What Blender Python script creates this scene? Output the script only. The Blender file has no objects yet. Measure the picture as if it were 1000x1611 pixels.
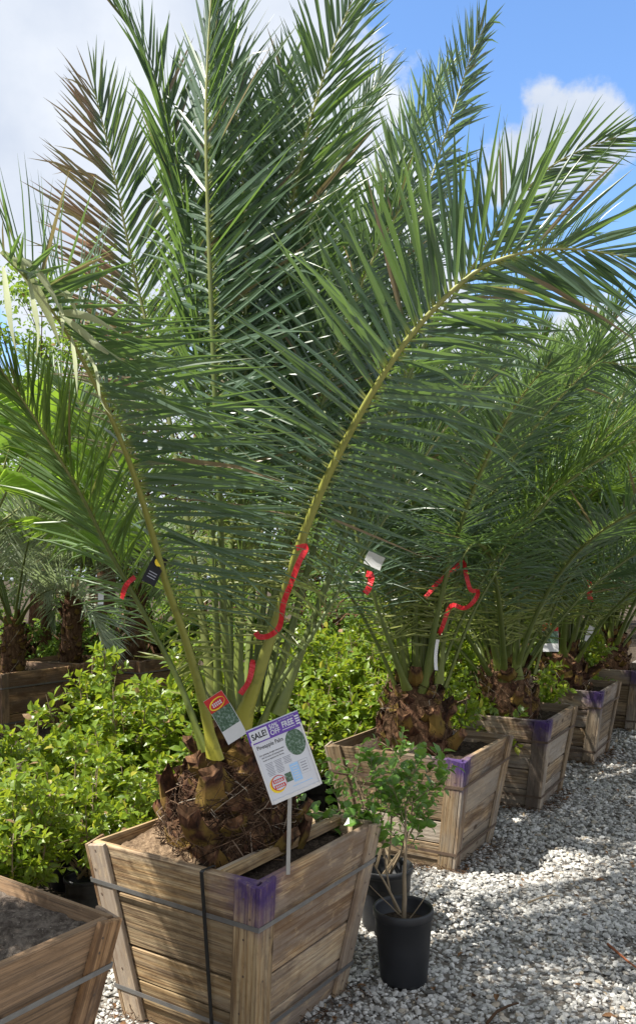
import bpy, math, random
import numpy as np
from mathutils import Vector, Matrix
R = math.radians
rng = np.random.default_rng(7)
random.seed(7)
SC = bpy.context.scene
COL = SC.collection

# ------------------------------------------------------------------ camera
CAM_H, PITCH, FPX = 1.584, 0.0786, 1273.4
cd = bpy.data.cameras.new('camera'); cam = bpy.data.objects.new('camera', cd); COL.objects.link(cam)
cam.location = (0, 0, CAM_H); cam.rotation_euler = (R(90) + PITCH, 0, 0)
cd.sensor_fit = 'VERTICAL'; cd.sensor_height = 36; cd.lens = 36 * FPX / 1611
cd.clip_start = 0.05; cd.clip_end = 500
SC.camera = cam

# ------------------------------------------------------------------ sky and sun
SUN_TO = Vector((-0.60, -0.22, 0.92)).normalized()       # direction towards the sun
SUN_EL = math.asin(SUN_TO.z); SUN_AZ = math.atan2(SUN_TO.x, SUN_TO.y)
world = bpy.data.worlds.new('World'); SC.world = world; world.use_nodes = True
wt = world.node_tree; wn = wt.nodes; wl = wt.links; wn.clear()

def build_sky():
    out = wn.new('ShaderNodeOutputWorld'); bg = wn.new('ShaderNodeBackground'); bg.inputs[1].default_value = 0.15
    sky = wn.new('ShaderNodeTexSky'); sky.sky_type = 'NISHITA'; sky.sun_disc = False
    sky.sun_elevation = SUN_EL; sky.sun_rotation = SUN_AZ
    sky.air_density = 1.0; sky.dust_density = 0.1; sky.ozone_density = 5.0
    tc = wn.new('ShaderNodeTexCoord')
    n1 = wn.new('ShaderNodeTexNoise'); n1.inputs['Scale'].default_value = 3.2; n1.inputs['Detail'].default_value = 9; n1.inputs['Roughness'].default_value = .55
    wl.new(tc.outputs['Generated'], n1.inputs['Vector'])
    # clear gap in the clouds towards one direction, with one cumulus head standing in it
    def lump(v, lo, hi):
        d = wn.new('ShaderNodeVectorMath'); d.operation = 'DISTANCE'; d.inputs[1].default_value = v
        mr = wn.new('ShaderNodeMapRange'); mr.interpolation_type = 'SMOOTHSTEP'
        mr.inputs['From Min'].default_value = hi; mr.inputs['From Max'].default_value = lo
        wl.new(tc.outputs['Generated'], d.inputs[0]); wl.new(d.outputs['Value'], mr.inputs['Value']); return mr.outputs[0]
    def px(x, y):
        vx, vz = (x - 500) / FPX, -(y - 805.5) / FPX
        return Vector((vx, math.cos(PITCH) - vz * math.sin(PITCH), math.sin(PITCH) + vz * math.cos(PITCH))).normalized()
    gap = lump(px(930, 60), .12, .34); head = lump(px(880, 235), .03, .13); gap2 = lump(px(985, 520), .05, .22)
    low = lump(px(-40, 560), .02, .16)
    def m(op, a, b):
        n = wn.new('ShaderNodeMath'); n.operation = op
        for i, q in enumerate((a, b)):
            if isinstance(q, (int, float)): n.inputs[i].default_value = q
            else: wl.new(q, n.inputs[i])
        return n.outputs[0]
    n2 = wn.new('ShaderNodeTexNoise'); n2.inputs['Scale'].default_value = 13; n2.inputs['Detail'].default_value = 8; n2.inputs['Roughness'].default_value = .6
    wl.new(tc.outputs['Generated'], n2.inputs['Vector'])
    c = m('ADD', n1.outputs['Fac'], .26)
    c = m('SUBTRACT', c, m('MULTIPLY', gap, .42)); c = m('ADD', c, m('MULTIPLY', head, .42)); c = m('SUBTRACT', c, m('MULTIPLY', gap2, .12))
    c = m('SUBTRACT', c, m('MULTIPLY', low, .25))
    c = m('ADD', c, m('MULTIPLY', m('SUBTRACT', n2.outputs['Fac'], .5), .42))
    mk = wn.new('ShaderNodeMapRange'); mk.interpolation_type = 'SMOOTHSTEP'
    mk.inputs['From Min'].default_value = .5; mk.inputs['From Max'].default_value = .60
    wl.new(c, mk.inputs['Value'])
    cr = wn.new('ShaderNodeValToRGB'); e = cr.color_ramp.elements
    e[0].position = .38; e[0].color = (2.05, 2.3, 2.75, 1); e[1].position = .62; e[1].color = (2.95, 3.1, 3.35, 1)
    wl.new(n1.outputs['Fac'], cr.inputs['Fac'])
    hs = wn.new('ShaderNodeHueSaturation'); hs.inputs['Saturation'].default_value = 1.04; hs.inputs['Value'].default_value = 1.0; wl.new(sky.outputs[0], hs.inputs['Color'])
    mix = wn.new('ShaderNodeMix'); mix.data_type = 'RGBA'
    wl.new(mk.outputs[0], mix.inputs[0]); wl.new(hs.outputs[0], mix.inputs[6]); wl.new(cr.outputs[0], mix.inputs[7])
    wl.new(mix.outputs[2], bg.inputs[0]); wl.new(bg.outputs[0], out.inputs[0])
build_sky()
sd = bpy.data.lights.new('sun', 'SUN'); sun = bpy.data.objects.new('sun', sd); COL.objects.link(sun)
sd.energy = 5.0; sd.angle = R(.55); sd.color = (1, .95, .86)
sun.rotation_euler = SUN_TO.to_track_quat('Z', 'Y').to_euler(); sun.location = (0, 0, 10)
vs = SC.view_settings; vs.view_transform = 'Standard'; vs.look = 'None'; vs.gamma = 1; vs.use_curve_mapping = False
vs.exposure = 1.1
SC.cycles.max_bounces = 8; SC.cycles.transparent_max_bounces = 4; SC.cycles.transmission_bounces = 5

# ------------------------------------------------------------------ helpers
def at(px, py, Y):
    """point of the place at forward distance Y seen towards (px, py)"""
    vx, vz = (px - 500) / FPX, -(py - 805.5) / FPX
    dy = math.cos(PITCH) - vz * math.sin(PITCH); dz = math.sin(PITCH) + vz * math.cos(PITCH)
    return Vector((vx / dy * Y, Y, CAM_H + dz / dy * Y))
def at_z(px, py, z):
    vz = -(py - 805.5) / FPX
    dy = math.cos(PITCH) - vz * math.sin(PITCH); dz = math.sin(PITCH) + vz * math.cos(PITCH)
    return at(px, py, (z - CAM_H) / dz * dy)

def mesh(name, V, faces, mats=(), attrs=None, mi=None, smooth=False):
    """V (n,3); faces: list of arrays (k,3) or (k,4); attrs {name: (n,4)} point colours"""
    V = np.asarray(V, dtype=np.float32)
    fl = [np.asarray(f, dtype=np.int32) for f in faces if len(f)]
    me = bpy.data.meshes.new(name)
    me.vertices.add(len(V)); me.vertices.foreach_set('co', V.ravel())
    li = np.concatenate([f.ravel() for f in fl]); cnt = np.concatenate([np.full(len(f), f.shape[1], np.int32) for f in fl])
    st = np.concatenate([[0], np.cumsum(cnt)[:-1]]).astype(np.int32)
    me.loops.add(len(li)); me.loops.foreach_set('vertex_index', li)
    me.polygons.add(len(cnt)); me.polygons.foreach_set('loop_start', st); me.polygons.foreach_set('loop_total', cnt)
    for m_ in mats: me.materials.append(m_)
    if mi is not None: me.polygons.foreach_set('material_index', np.asarray(mi, np.int32))
    me.polygons.foreach_set('use_smooth', np.full(len(cnt), bool(smooth)))
    for k, a in (attrs or {}).items():
        at_ = me.attributes.new(k, 'FLOAT_COLOR', 'POINT'); at_.data.foreach_set('color', np.asarray(a, np.float32).ravel())
    me.update(calc_edges=True)
    return me
def ob(name, me, parent=None, loc=None, rot=None, kind=None):
    o = bpy.data.objects.new(name, me); COL.objects.link(o)
    if parent is not None: o.parent = parent
    if loc is not None: o.location = loc
    if rot is not None: o.rotation_euler = rot
    if kind: o['kind'] = kind
    return o
def thing(name, label, cat, loc=(0, 0, 0), rz=0, group=None, me=None):
    o = bpy.data.objects.new(name, me); COL.objects.link(o); o.location = loc; o.rotation_euler = (0, 0, rz)
    o['label'] = label; o['category'] = cat
    if group: o['group'] = group
    return o
def copy_tree(o, parent=None):
    c = o.copy(); COL.objects.link(c)
    if parent is not None: c.parent = parent
    for ch in list(o.children): copy_tree(ch, c)
    return c

class MB:
    """collects shapes into one mesh"""
    def __init__(s): s.V = []; s.F = []; s.n = 0; s.A = []
    def add(s, V, F, a=None):
        V = np.asarray(V, float)
        for f in F: s.F.append(tuple(int(i) + s.n for i in f))
        s.V.append(V); s.n += len(V)
        s.A.append(np.tile(np.asarray(a if a is not None else (.5, 0, .5, 1), float), (len(V), 1)) if np.ndim(a) < 2 else np.asarray(a, float))
    def tube(s, pts, rad, n=6, a=None, cap=True):
        pts = [Vector(p) for p in pts]; m = len(pts)
        rad = [rad] * m if np.isscalar(rad) else rad
        V = []; u = None
        for i, p in enumerate(pts):
            t = (pts[min(i + 1, m - 1)] - pts[max(i - 1, 0)]).normalized()
            if u is None: u = t.orthogonal().normalized()
            u = (u - t * u.dot(t)).normalized(); v = t.cross(u)
            for k in range(n):
                q = 2 * math.pi * k / n; V.append(p + (u * math.cos(q) + v * math.sin(q)) * rad[i])
        F = [(i * n + k, i * n + (k + 1) % n, (i + 1) * n + (k + 1) % n, (i + 1) * n + k) for i in range(m - 1) for k in range(n)]
        if cap: F += [tuple(range(n - 1, -1, -1)), tuple(range((m - 1) * n, m * n))]
        s.add(V, F, a)
    def lathe(s, prof, n=24, a=None, wob=0, cap=True):
        V = [];
        for (r, z) in prof:
            for k in range(n):
                q = 2 * math.pi * k / n; rr = r * (1 + wob * random.uniform(-1, 1)); V.append((rr * math.cos(q), rr * math.sin(q), z))
        m = len(prof)
        F = [(i * n + k, i * n + (k + 1) % n, (i + 1) * n + (k + 1) % n, (i + 1) * n + k) for i in range(m - 1) for k in range(n)]
        if cap: F += [tuple(range(n - 1, -1, -1)), tuple(range((m - 1) * n, m * n))]
        s.add(V, F, a)
    def box(s, c, h, a=None):
        x, y, z = c; X, Y, Z = h
        V = [(x + i * X, y + j * Y, z + k * Z) for k in (-1, 1) for j in (-1, 1) for i in (-1, 1)]
        s.add(V, [(0, 2, 3, 1), (4, 5, 7, 6), (0, 1, 5, 4), (2, 6, 7, 3), (0, 4, 6, 2), (1, 3, 7, 5)], a)
    def me(s, name, mat, smooth=False):
        me = bpy.data.meshes.new(name)
        V = np.concatenate(s.V); me.from_pydata(V.tolist(), [], s.F)
        for m_ in (mat if isinstance(mat, (list, tuple)) else [mat]): me.materials.append(m_)
        at_ = me.attributes.new('var', 'FLOAT_COLOR', 'POINT'); at_.data.foreach_set('color', np.concatenate(s.A).astype(np.float32).ravel())
        if smooth: me.polygons.foreach_set('use_smooth', np.ones(len(me.polygons), bool))
        me.update(); return me

# ------------------------------------------------------------------ materials
class NT:
    def __init__(s, name):
        s.m = bpy.data.materials.new(name); s.m.use_nodes = True; s.t = s.m.node_tree; s.t.nodes.clear()
        s.out = s.n('ShaderNodeOutputMaterial')
    def n(s, typ, **kw):
        x = s.t.nodes.new(typ)
        for k, v in kw.items(): setattr(x, k, v)
        return x
    def l(s, a, b): s.t.links.new(a, b)
    def set(s, sock, v):
        if hasattr(v, 'is_linked') or hasattr(v, 'links'): s.l(v, sock)
        else: sock.default_value = v
    def math(s, op, a, b=0.0, clamp=False):
        x = s.n('ShaderNodeMath', operation=op, use_clamp=clamp); s.set(x.inputs[0], a); s.set(x.inputs[1], b); return x.outputs[0]
    def mix(s, f, a, b, blend='MIX'):
        x = s.n('ShaderNodeMix', data_type='RGBA', blend_type=blend)
        s.set(x.inputs[0], f)
        for i, q in ((6, a), (7, b)): s.set(x.inputs[i], (*q, 1) if isinstance(q, tuple) and len(q) == 3 else q)
        return x.outputs[2]
    def noise(s, vec, scale, detail=4, rough=.5, dist=0):
        x = s.n('ShaderNodeTexNoise'); x.inputs['Scale'].default_value = scale; x.inputs['Detail'].default_value = detail
        x.inputs['Roughness'].default_value = rough; x.inputs['Distortion'].default_value = dist
        if vec is not None: s.l(vec, x.inputs['Vector'])
        return x.outputs['Fac']
    def ramp(s, f, *stops):
        x = s.n('ShaderNodeValToRGB'); e = x.color_ramp.elements
        while len(e) < len(stops): e.new(.5)
        for i, (p, c) in enumerate(stops): e[i].position = p; e[i].color = (*c, 1) if len(c) == 3 else c
        s.l(f, x.inputs[0]); return x.outputs[0]
    def rng(s, v, a, b, c=0., d=1.):
        x = s.n('ShaderNodeMapRange', interpolation_type='SMOOTHSTEP'); s.l(v, x.inputs[0])
        for i, q in enumerate((a, b, c, d)): x.inputs[i + 1].default_value = q
        return x.outputs[0]
    def bump(s, h, strength, dist=.01):
        x = s.n('ShaderNodeBump'); x.inputs['Strength'].default_value = strength; x.inputs['Distance'].default_value = dist
        s.l(h, x.inputs['Height']); return x.outputs[0]
    def mapv(s, vec, scale, off=None):
        x = s.n('ShaderNodeVectorMath', operation='MULTIPLY'); s.l(vec, x.inputs[0]); x.inputs[1].default_value = scale
        if off is None: return x.outputs[0]
        y = s.n('ShaderNodeVectorMath', operation='ADD'); s.l(x.outputs[0], y.inputs[0]); s.l(off, y.inputs[1]); return y.outputs[0]
    def bsdf(s, col, rough=.6, spec=.5, normal=None, metal=0):
        x = s.n('ShaderNodeBsdfPrincipled'); s.set(x.inputs['Base Color'], (*col, 1) if isinstance(col, tuple) and len(col) == 3 else col)
        s.set(x.inputs['Roughness'], rough); x.inputs['Specular IOR Level'].default_value = spec; x.inputs['Metallic'].default_value = metal
        if normal is not None: s.l(normal, x.inputs['Normal'])
        return x.outputs[0]
    def done(s, sh): s.l(sh, s.out.inputs[0]); return s.m

def mat_flat(name, col, rough=.5, spec=.5, metal=0, var=.12, scale=30):
    t = NT(name); tc = t.n('ShaderNodeTexCoord').outputs['Object']; f = t.noise(tc, scale, 5, .6)
    c = t.mix(f, tuple(q * (1 - var) for q in col), tuple(min(1, q * (1 + var)) for q in col))
    return t.done(t.bsdf(c, rough, spec, None, metal))

def mat_leaf(name, dark, light, trans, tw, rough=.42, spec=.5, brown=(.34, .20, .12), base=None, vein=0.0, hue=None):
    """leaf with per-leaf tint (var.r), browning (var.g) and place along the leaf (var.b); lets light through"""
    t = NT(name); a = t.n('ShaderNodeAttribute', attribute_name='var'); sp = t.n('ShaderNodeSeparateColor'); t.l(a.outputs['Color'], sp.inputs[0])
    geo = t.n('ShaderNodeNewGeometry')
    nz = t.noise(geo.outputs['Position'], 9, 3)
    f = t.math('ADD', t.math('MULTIPLY', sp.outputs[0], .75), t.math('MULTIPLY', nz, .35), True)
    c = t.mix(f, dark, light)
    if hue: c = t.mix(t.rng(sp.outputs[0], .78, .97), c, hue)
    c = t.mix(t.math('MULTIPLY', t.rng(a.outputs['Alpha'], .55, 1.), .3), c, light); c = t.mix(t.math('MULTIPLY', t.rng(sp.outputs[2], .86, 1.), .45), c, (.30, .24, .12))
    if base: c = t.mix(t.rng(sp.outputs[2], .07, .0), c, base)
    bf = t.math('MULTIPLY', sp.outputs[1], t.rng(t.math('ADD', sp.outputs[2], t.math('MULTIPLY', nz, .5)), .25, .6), True)
    c = t.mix(bf, c, brown)
    tr = t.n('ShaderNodeBsdfTranslucent'); tcx = t.mix(bf, t.mix(f, tuple(q * .7 for q in trans), trans), brown); t.l(tcx, tr.inputs[0])
    mx = t.n('ShaderNodeMixShader'); mx.inputs[0].default_value = tw
    t.l(t.bsdf(c, rough, spec), mx.inputs[1]); t.l(tr.outputs[0], mx.inputs[2])
    return t.done(mx.outputs[0])

def mat_wood(name, pale, mid, dark, paint=None, grey=.4):
    """sawn board, grain along local x; optional sprayed paint round a world point"""
    t = NT(name); tc = t.n('ShaderNodeTexCoord').outputs['Object']; oi = t.n('ShaderNodeObjectInfo').outputs['Random']
    off = t.n('ShaderNodeCombineXYZ'); t.l(t.math('MULTIPLY', oi, 37.), off.inputs[0]); t.l(t.math('MULTIPLY', oi, 91.), off.inputs[1]); t.l(t.math('MULTIPLY', oi, 13.), off.inputs[2])
    v = t.mapv(tc, (1., 8., 8.), off.outputs[0])
    wv = t.n('ShaderNodeTexWave', wave_type='RINGS', rings_direction='X'); wv.inputs['Scale'].default_value = 1.5; wv.inputs['Distortion'].default_value = 9.0
    wv.inputs['Detail'].default_value = 4; wv.inputs['Detail Scale'].default_value = .9; wv.inputs['Detail Roughness'].default_value = .65; t.l(v, wv.inputs['Vector'])
    streak = t.noise(t.mapv(tc, (2.4, 24., 24.), off.outputs[0]), 1., 8, .7, .8)
    fine = t.noise(t.mapv(tc, (4., 160., 160.), off.outputs[0]), 1, 4, .6)
    stain = t.noise(t.mapv(tc, (2.2, 6., 6.), off.outputs[0]), 1.1, 6, .62, .8)
    c = t.mix(t.rng(t.math('ADD', t.math('MULTIPLY', wv.outputs['Fac'], .3), t.math('MULTIPLY', streak, .72)), .27, .74), mid, pale)
    c = t.mix(t.math('MULTIPLY', t.rng(fine, .46, .68), .62), c, dark)
    c = t.mix(t.math('MULTIPLY', t.rng(t.math('ADD', stain, t.math('MULTIPLY', t.math('SUBTRACT', oi, .5), .34)), .45, .66), .9), c, dark)
    gn = t.noise(t.mapv(tc, (1.5, 5., 5.), off.outputs[0]), 2.1, 4, .6)
    c = t.mix(t.math('MULTIPLY', t.rng(t.math('ADD', gn, t.math('MULTIPLY', oi, .22)), .5, .78), grey), c, (.3, .285, .26))
    ln = t.noise(t.mapv(tc, (1.6, 70., 70.), off.outputs[0]), 1., 3, .6, .4)
    c = t.mix(t.math('MULTIPLY', t.rng(ln, .54, .62), .6), c, dark)
    oi2 = t.math('FRACT', t.math('MULTIPLY', oi, 7.13))
    c = t.mix(t.math('MULTIPLY', t.rng(oi2, .45, .9), min(.6, grey * 1.6)), c, t.mix(streak, (.27, .225, .175), (.50, .44, .36)))
    mot = t.noise(t.mapv(tc, (14., 30., 30.), off.outputs[0]), 1., 6, .7)
    c = t.mix(t.math('MULTIPLY', t.rng(mot, .5, .72), .45), c, tuple(q * 1.1 for q in dark)); c = t.mix(t.math('MULTIPLY', t.rng(mot, .46, .3), .3), c, pale)
    # knots
    vo = t.n('ShaderNodeTexVoronoi'); vo.inputs['Scale'].default_value = 1.; t.l(t.mapv(tc, (4.2, 9., 9.), off.outputs[0]), vo.inputs['Vector'])
    c = t.mix(t.math('MULTIPLY', t.rng(vo.outputs['Distance'], .17, .08), .85), c, tuple(q * .55 for q in dark))
    # end-to-end tone differs from board to board
    hv = t.n('ShaderNodeHueSaturation'); t.l(c, hv.inputs['Color']); t.l(t.math('ADD', .5, t.math('MULTIPLY', oi, .78)), hv.inputs['Value']); c = hv.outputs[0]
    if paint is not None:
        geo = t.n('ShaderNodeNewGeometry'); p = t.n('ShaderNodeVectorMath', operation='SUBTRACT'); t.l(geo.outputs['Position'], p.inputs[0]); p.inputs[1].default_value = paint
        q = t.n('ShaderNodeVectorMath', operation='LENGTH'); t.l(t.mapv(p.outputs[0], (1., 1., 1.35)), q.inputs[0])
        d = t.math('ADD', q.outputs['Value'], t.math('MULTIPLY', t.math('SUBTRACT', t.noise(geo.outputs['Position'], 14, 4), .5), .24))
        pc = t.mix(t.noise(geo.outputs['Position'], 60, 4), (.028, .015, .075), (.075, .038, .17))
        c = t.mix(t.math('MULTIPLY', t.rng(d, .25, .02), t.rng(t.noise(t.mapv(tc, (9., 40., 40.), off.outputs[0]), 1., 5, .7), .30, .50, .55, .96)), c, pc)
    h = t.math('ADD', t.math('MULTIPLY', fine, .6), t.math('MULTIPLY', streak, .5))
    return t.done(t.bsdf(c, .78, .25, t.bump(t.math('ADD', h, ln), .7, .005)))

def mat_soil(name, a, b, c3, sc=60, bs=.8, bd=.02):
    t = NT(name); tc = t.n('ShaderNodeTexCoord').outputs['Object']
    n = t.noise(tc, sc, 6, .7); n2 = t.noise(tc, sc * .12, 4, .6); n3 = t.noise(tc, sc * 2.5, 3, .6)
    c = t.mix(t.rng(n, .35, .65), a, b); c = t.mix(t.rng(n3, .62, .72), c, c3); c = t.mix(t.math('MULTIPLY', t.rng(n2, .4, .65), .6), c, a)
    return t.done(t.bsdf(c, .95, .1, t.bump(n, bs, bd)))

M = {}
M['palm'] = mat_leaf('palm leaflet', (.034, .074, .042), (.125, .185, .128), (.22, .37, .065), .33, .33, .5, base=(.26, .27, .06))
M['palm_b'] = mat_leaf('palm leaflet fresh', (.046, .10, .030), (.14, .225, .075), (.30, .46, .05), .36, .42, .5, base=(.26, .27, .06))
M['bleached'] = mat_leaf('sun bleached palm leaflet', (.30, .36, .20), (.50, .54, .34), (.40, .46, .2), .3, .35)
M['silver'] = mat_leaf('silver palm leaflet', (.22, .27, .18), (.40, .45, .32), (.36, .46, .2), .32, .5, .4)
M['fan'] = mat_leaf('fan palm leaf', (.10, .20, .025), (.19, .31, .05), (.40, .60, .06), .42, .42, .5)
M['hedge'] = mat_leaf('shrub leaf', (.038, .095, .011), (.20, .285, .024), (.48, .60, .04), .36, .36, .5, hue=(.40, .36, .05))
M['holly'] = mat_leaf('potted shrub leaf', (.05, .13, .025), (.13, .25, .04), (.28, .46, .05), .32, .3, .5)
M['tree'] = mat_leaf('tree leaf', (.06, .13, .02), (.14, .24, .045), (.34, .50, .06), .40, .5, .4)
M['tree_dark'] = mat_leaf('dark tree leaf', (.03, .07, .018), (.08, .14, .035), (.18, .30, .04), .32, .45, .4)

def mat_petiole(name, lo, hi, tip):
    t = NT(name); a = t.n('ShaderNodeAttribute', attribute_name='var'); sp = t.n('ShaderNodeSeparateColor'); t.l(a.outputs['Color'], sp.inputs[0])
    geo = t.n('ShaderNodeNewGeometry'); nz = t.noise(geo.outputs['Position'], 25, 4, .6)
    lo_ = t.mix(sp.outputs[0], (.13, .16, .03), lo); hi_ = t.mix(sp.outputs[0], hi, (.22, .23, .045))
    c = t.mix(t.rng(sp.outputs[2], .0, .16), lo_, hi_); c = t.mix(t.rng(sp.outputs[2], .45, .95), c, tip)
    c = t.mix(t.math('MULTIPLY', t.rng(nz, .52, .7), .35), c, tuple(q * .5 for q in hi))
    c = t.mix(t.math('MULTIPLY', sp.outputs[1], .8), c, (.14, .08, .04))
    return t.done(t.bsdf(c, .42, .45))
M['petiole'] = mat_petiole('palm leaf stalk', (.33, .31, .04), (.105, .14, .035), (.28, .29, .10))
M['spine'] = mat_flat('palm spine', (.33, .36, .10), .5, .4)

def mat_trunk(name):
    t = NT(name); tc = t.n('ShaderNodeTexCoord').outputs['Object']; n = t.noise(t.mapv(tc, (1, 1, .35)), 45, 6, .7); n2 = t.noise(tc, 7, 3)
    c = t.ramp(n, (.25, (.035, .02, .012)), (.5, (.11, .06, .033)), (.75, (.24, .15, .085)))
    c = t.mix(t.math('MULTIPLY', t.rng(n2, .5, .7), .5), c, (.20, .10, .06))
    return t.done(t.bsdf(c, .9, .15, t.bump(n, .9, .02)))
def mat_stub(name):
    t = NT(name); a = t.n('ShaderNodeAttribute', attribute_name='var'); sp = t.n('ShaderNodeSeparateColor'); t.l(a.outputs['Color'], sp.inputs[0])
    tc = t.n('ShaderNodeTexCoord').outputs['Object']; oi = t.n('ShaderNodeObjectInfo').outputs['Random']
    off = t.n('ShaderNodeCombineXYZ'); t.l(t.math('MULTIPLY', oi, 50.), off.inputs[0])
    n = t.noise(t.mapv(tc, (1, 1, .3), off.outputs[0]), 40, 6, .65); n2 = t.noise(t.mapv(tc, (1, 1, 1), off.outputs[0]), 14, 3)
    br = t.ramp(n, (.34, (.014, .008, .006)), (.54, (.075, .034, .019)), (.76, (.22, .105, .055)))
    gr = t.mix(n2, (.11, .105, .02), (.24, .12, .035))
    c = t.mix(t.math('MULTIPLY', t.rng(sp.outputs[1], .3, .8), t.rng(t.math('ADD', n2, t.math('MULTIPLY', oi, .25)), .5, .62)), br, gr)
    c = t.mix(t.math('MULTIPLY', sp.outputs[0], .7), c, t.ramp(n, (.35, (.04, .022, .012)), (.7, (.30, .16, .08))))
    return t.done(t.bsdf(c, .8, .2, t.bump(n, .7, .01)))
M['trunk'] = mat_trunk('palm trunk fibre'); M['stub'] = mat_stub('cut palm leaf base')
def mat_fibre():
    t = NT('dry palm fibre'); a = t.n('ShaderNodeAttribute', attribute_name='var'); sp = t.n('ShaderNodeSeparateColor'); t.l(a.outputs['Color'], sp.inputs[0])
    return t.done(t.bsdf(t.ramp(sp.outputs[0], (0, (.025, .015, .010)), (.5, (.075, .043, .026)), (.82, (.19, .12, .075)), (1, (.42, .36, .28))), .9, .1))
M['fibre'] = mat_fibre()
M['bark'] = mat_trunk('tree bark'); M['twig'] = mat_flat('shrub twig', (.22, .17, .11), .8, .2, 0, .35)
M['soil'] = mat_soil('dark potting soil', (.03, .022, .016), (.085, .062, .045), (.24, .19, .14))
M['soil_sand'] = mat_soil('sandy soil', (.12, .08, .05), (.34, .24, .15), (.42, .33, .23))
M['soil_grey'] = mat_soil('grey brown crumbly soil', (.07, .055, .045), (.20, .165, .135), (.34, .29, .24), 45)
M['mulch'] = mat_soil('mulch ground', (.035, .027, .02), (.11, .085, .06), (.2, .16, .1), 35)
M['strap'] = mat_flat('dull steel strap', (.30, .30, .30), .45, .5, .75, .3)
M['rust'] = mat_flat('rusty steel strap', (.13, .09, .065), .7, .4, .3, .4)
M['black_strap'] = mat_flat('black nylon strap', (.018, .018, .018), .5, .4)
M['pot'] = mat_flat('black plastic pot', (.017, .018, .021), .48, .45, 0, .35, 14)
M['red'] = mat_flat('red flagging tape', (.52, .016, .024), .4, .5)
M['white'] = mat_flat('white plastic', (.62, .64, .69), .45, .5, 0, .03)
M['grey_white'] = mat_flat('pale grey card', (.66, .66, .66), .5, .5, 0, .05)
M['purple'] = mat_flat('purple print', (.13, .06, .36), .5, .4, 0, .06)
M['ink'] = mat_flat('black ink', (.012, .012, .016), .6, .3)
M['greyink'] = mat_flat('grey print', (.30, .31, .36), .6, .3)
M['blueprint'] = mat_flat('light blue print', (.36, .58, .86), .5, .4)
M['redprint'] = mat_flat('red print', (.55, .03, .03), .5, .4)
M['yellow'] = mat_flat('yellow print', (.85, .62, .03), .5, .4)
M['stake'] = mat_flat('aluminium stake', (.34, .34, .33), .45, .5, .6)

def mat_photo(name):
    t = NT(name); tc = t.n('ShaderNodeTexCoord').outputs['Object']; n = t.noise(tc, 110, 5, .7)
    c = t.ramp(n, (.32, (.02, .045, .03)), (.5, (.07, .14, .08)), (.68, (.30, .38, .36)))
    return t.done(t.bsdf(c, .5, .4))
M['photo'] = mat_photo('printed palm picture')

def mat_stone():
    t = NT('limestone gravel'); a = t.n('ShaderNodeAttribute', attribute_name='var'); sp = t.n('ShaderNodeSeparateColor'); t.l(a.outputs['Color'], sp.inputs[0])
    g = t.n('ShaderNodeNewGeometry'); n = t.noise(g.outputs['Position'], 120, 4, .6); n2 = t.noise(g.outputs['Position'], 2.2, 4, .6)
    c = t.ramp(sp.outputs[0], (0, (.11, .105, .095)), (.15, (.26, .257, .245)), (.55, (.455, .443, .412)), (.92, (.61, .60, .57)), (1, (.36, .28, .18)))
    c = t.mix(t.math('MULTIPLY', t.rng(n, .45, .7), .4), c, (.26, .25, .23))
    c = t.mix(t.math('MULTIPLY', t.rng(n2, .55, .72), .45), c, (.20, .17, .13))
    return t.done(t.bsdf(c, .88, .2, t.bump(n, .5, .004)))
M['stone'] = mat_stone()
def mat_bed():
    t = NT('gravel bed'); g = t.n('ShaderNodeNewGeometry').outputs['Position']
    vo = t.n('ShaderNodeTexVoronoi'); vo.inputs['Scale'].default_value = 38; t.l(g, vo.inputs['Vector'])
    n = t.noise(g, 1.8, 4, .6); sp = t.n('ShaderNodeSeparateColor'); t.l(vo.outputs['Color'], sp.inputs[0])
    c = t.ramp(sp.outputs[0], (0, (.20, .19, .17)), (.5, (.34, .33, .31)), (1, (.48, .47, .45)))
    c = t.mix(t.rng(vo.outputs['Distance'], .25, .6), c, (.15, .13, .11)); c = t.mix(t.math('MULTIPLY', t.rng(n, .5, .7), .5), c, (.16, .135, .10))
    h = t.math('SUBTRACT', 1., vo.outputs['Distance'])
    return t.done(t.bsdf(c, .95, .1, t.bump(h, .8, .02)))
M['bed'] = mat_bed()

# ------------------------------------------------------------------ ground
def sheet(name, pts, z, mat):
    V = [(x, y, z) for x, y in pts]
    me = bpy.data.meshes.new(name); me.from_pydata(V, [], [tuple(range(len(V)))]); me.materials.append(mat); return ob(name, me, kind='structure')
sheet('ground', [(-150, -40), (150, -40), (150, 260), (-150, 260)], 0, M['mulch'])
U = Vector((.516, .856, 0)); PL = Vector((-.856, .516, 0))          # along the row of planters, and to its left
B1 = Vector((-.298, 3.144, 0))
def row(u, p): q = B1 + U * u + PL * p; return (q.x, q.y)
sheet('gravel_path', [row(-6, .95), row(-6, -9), row(40, -9), row(40, .95)], .004, M['bed'])

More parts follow.
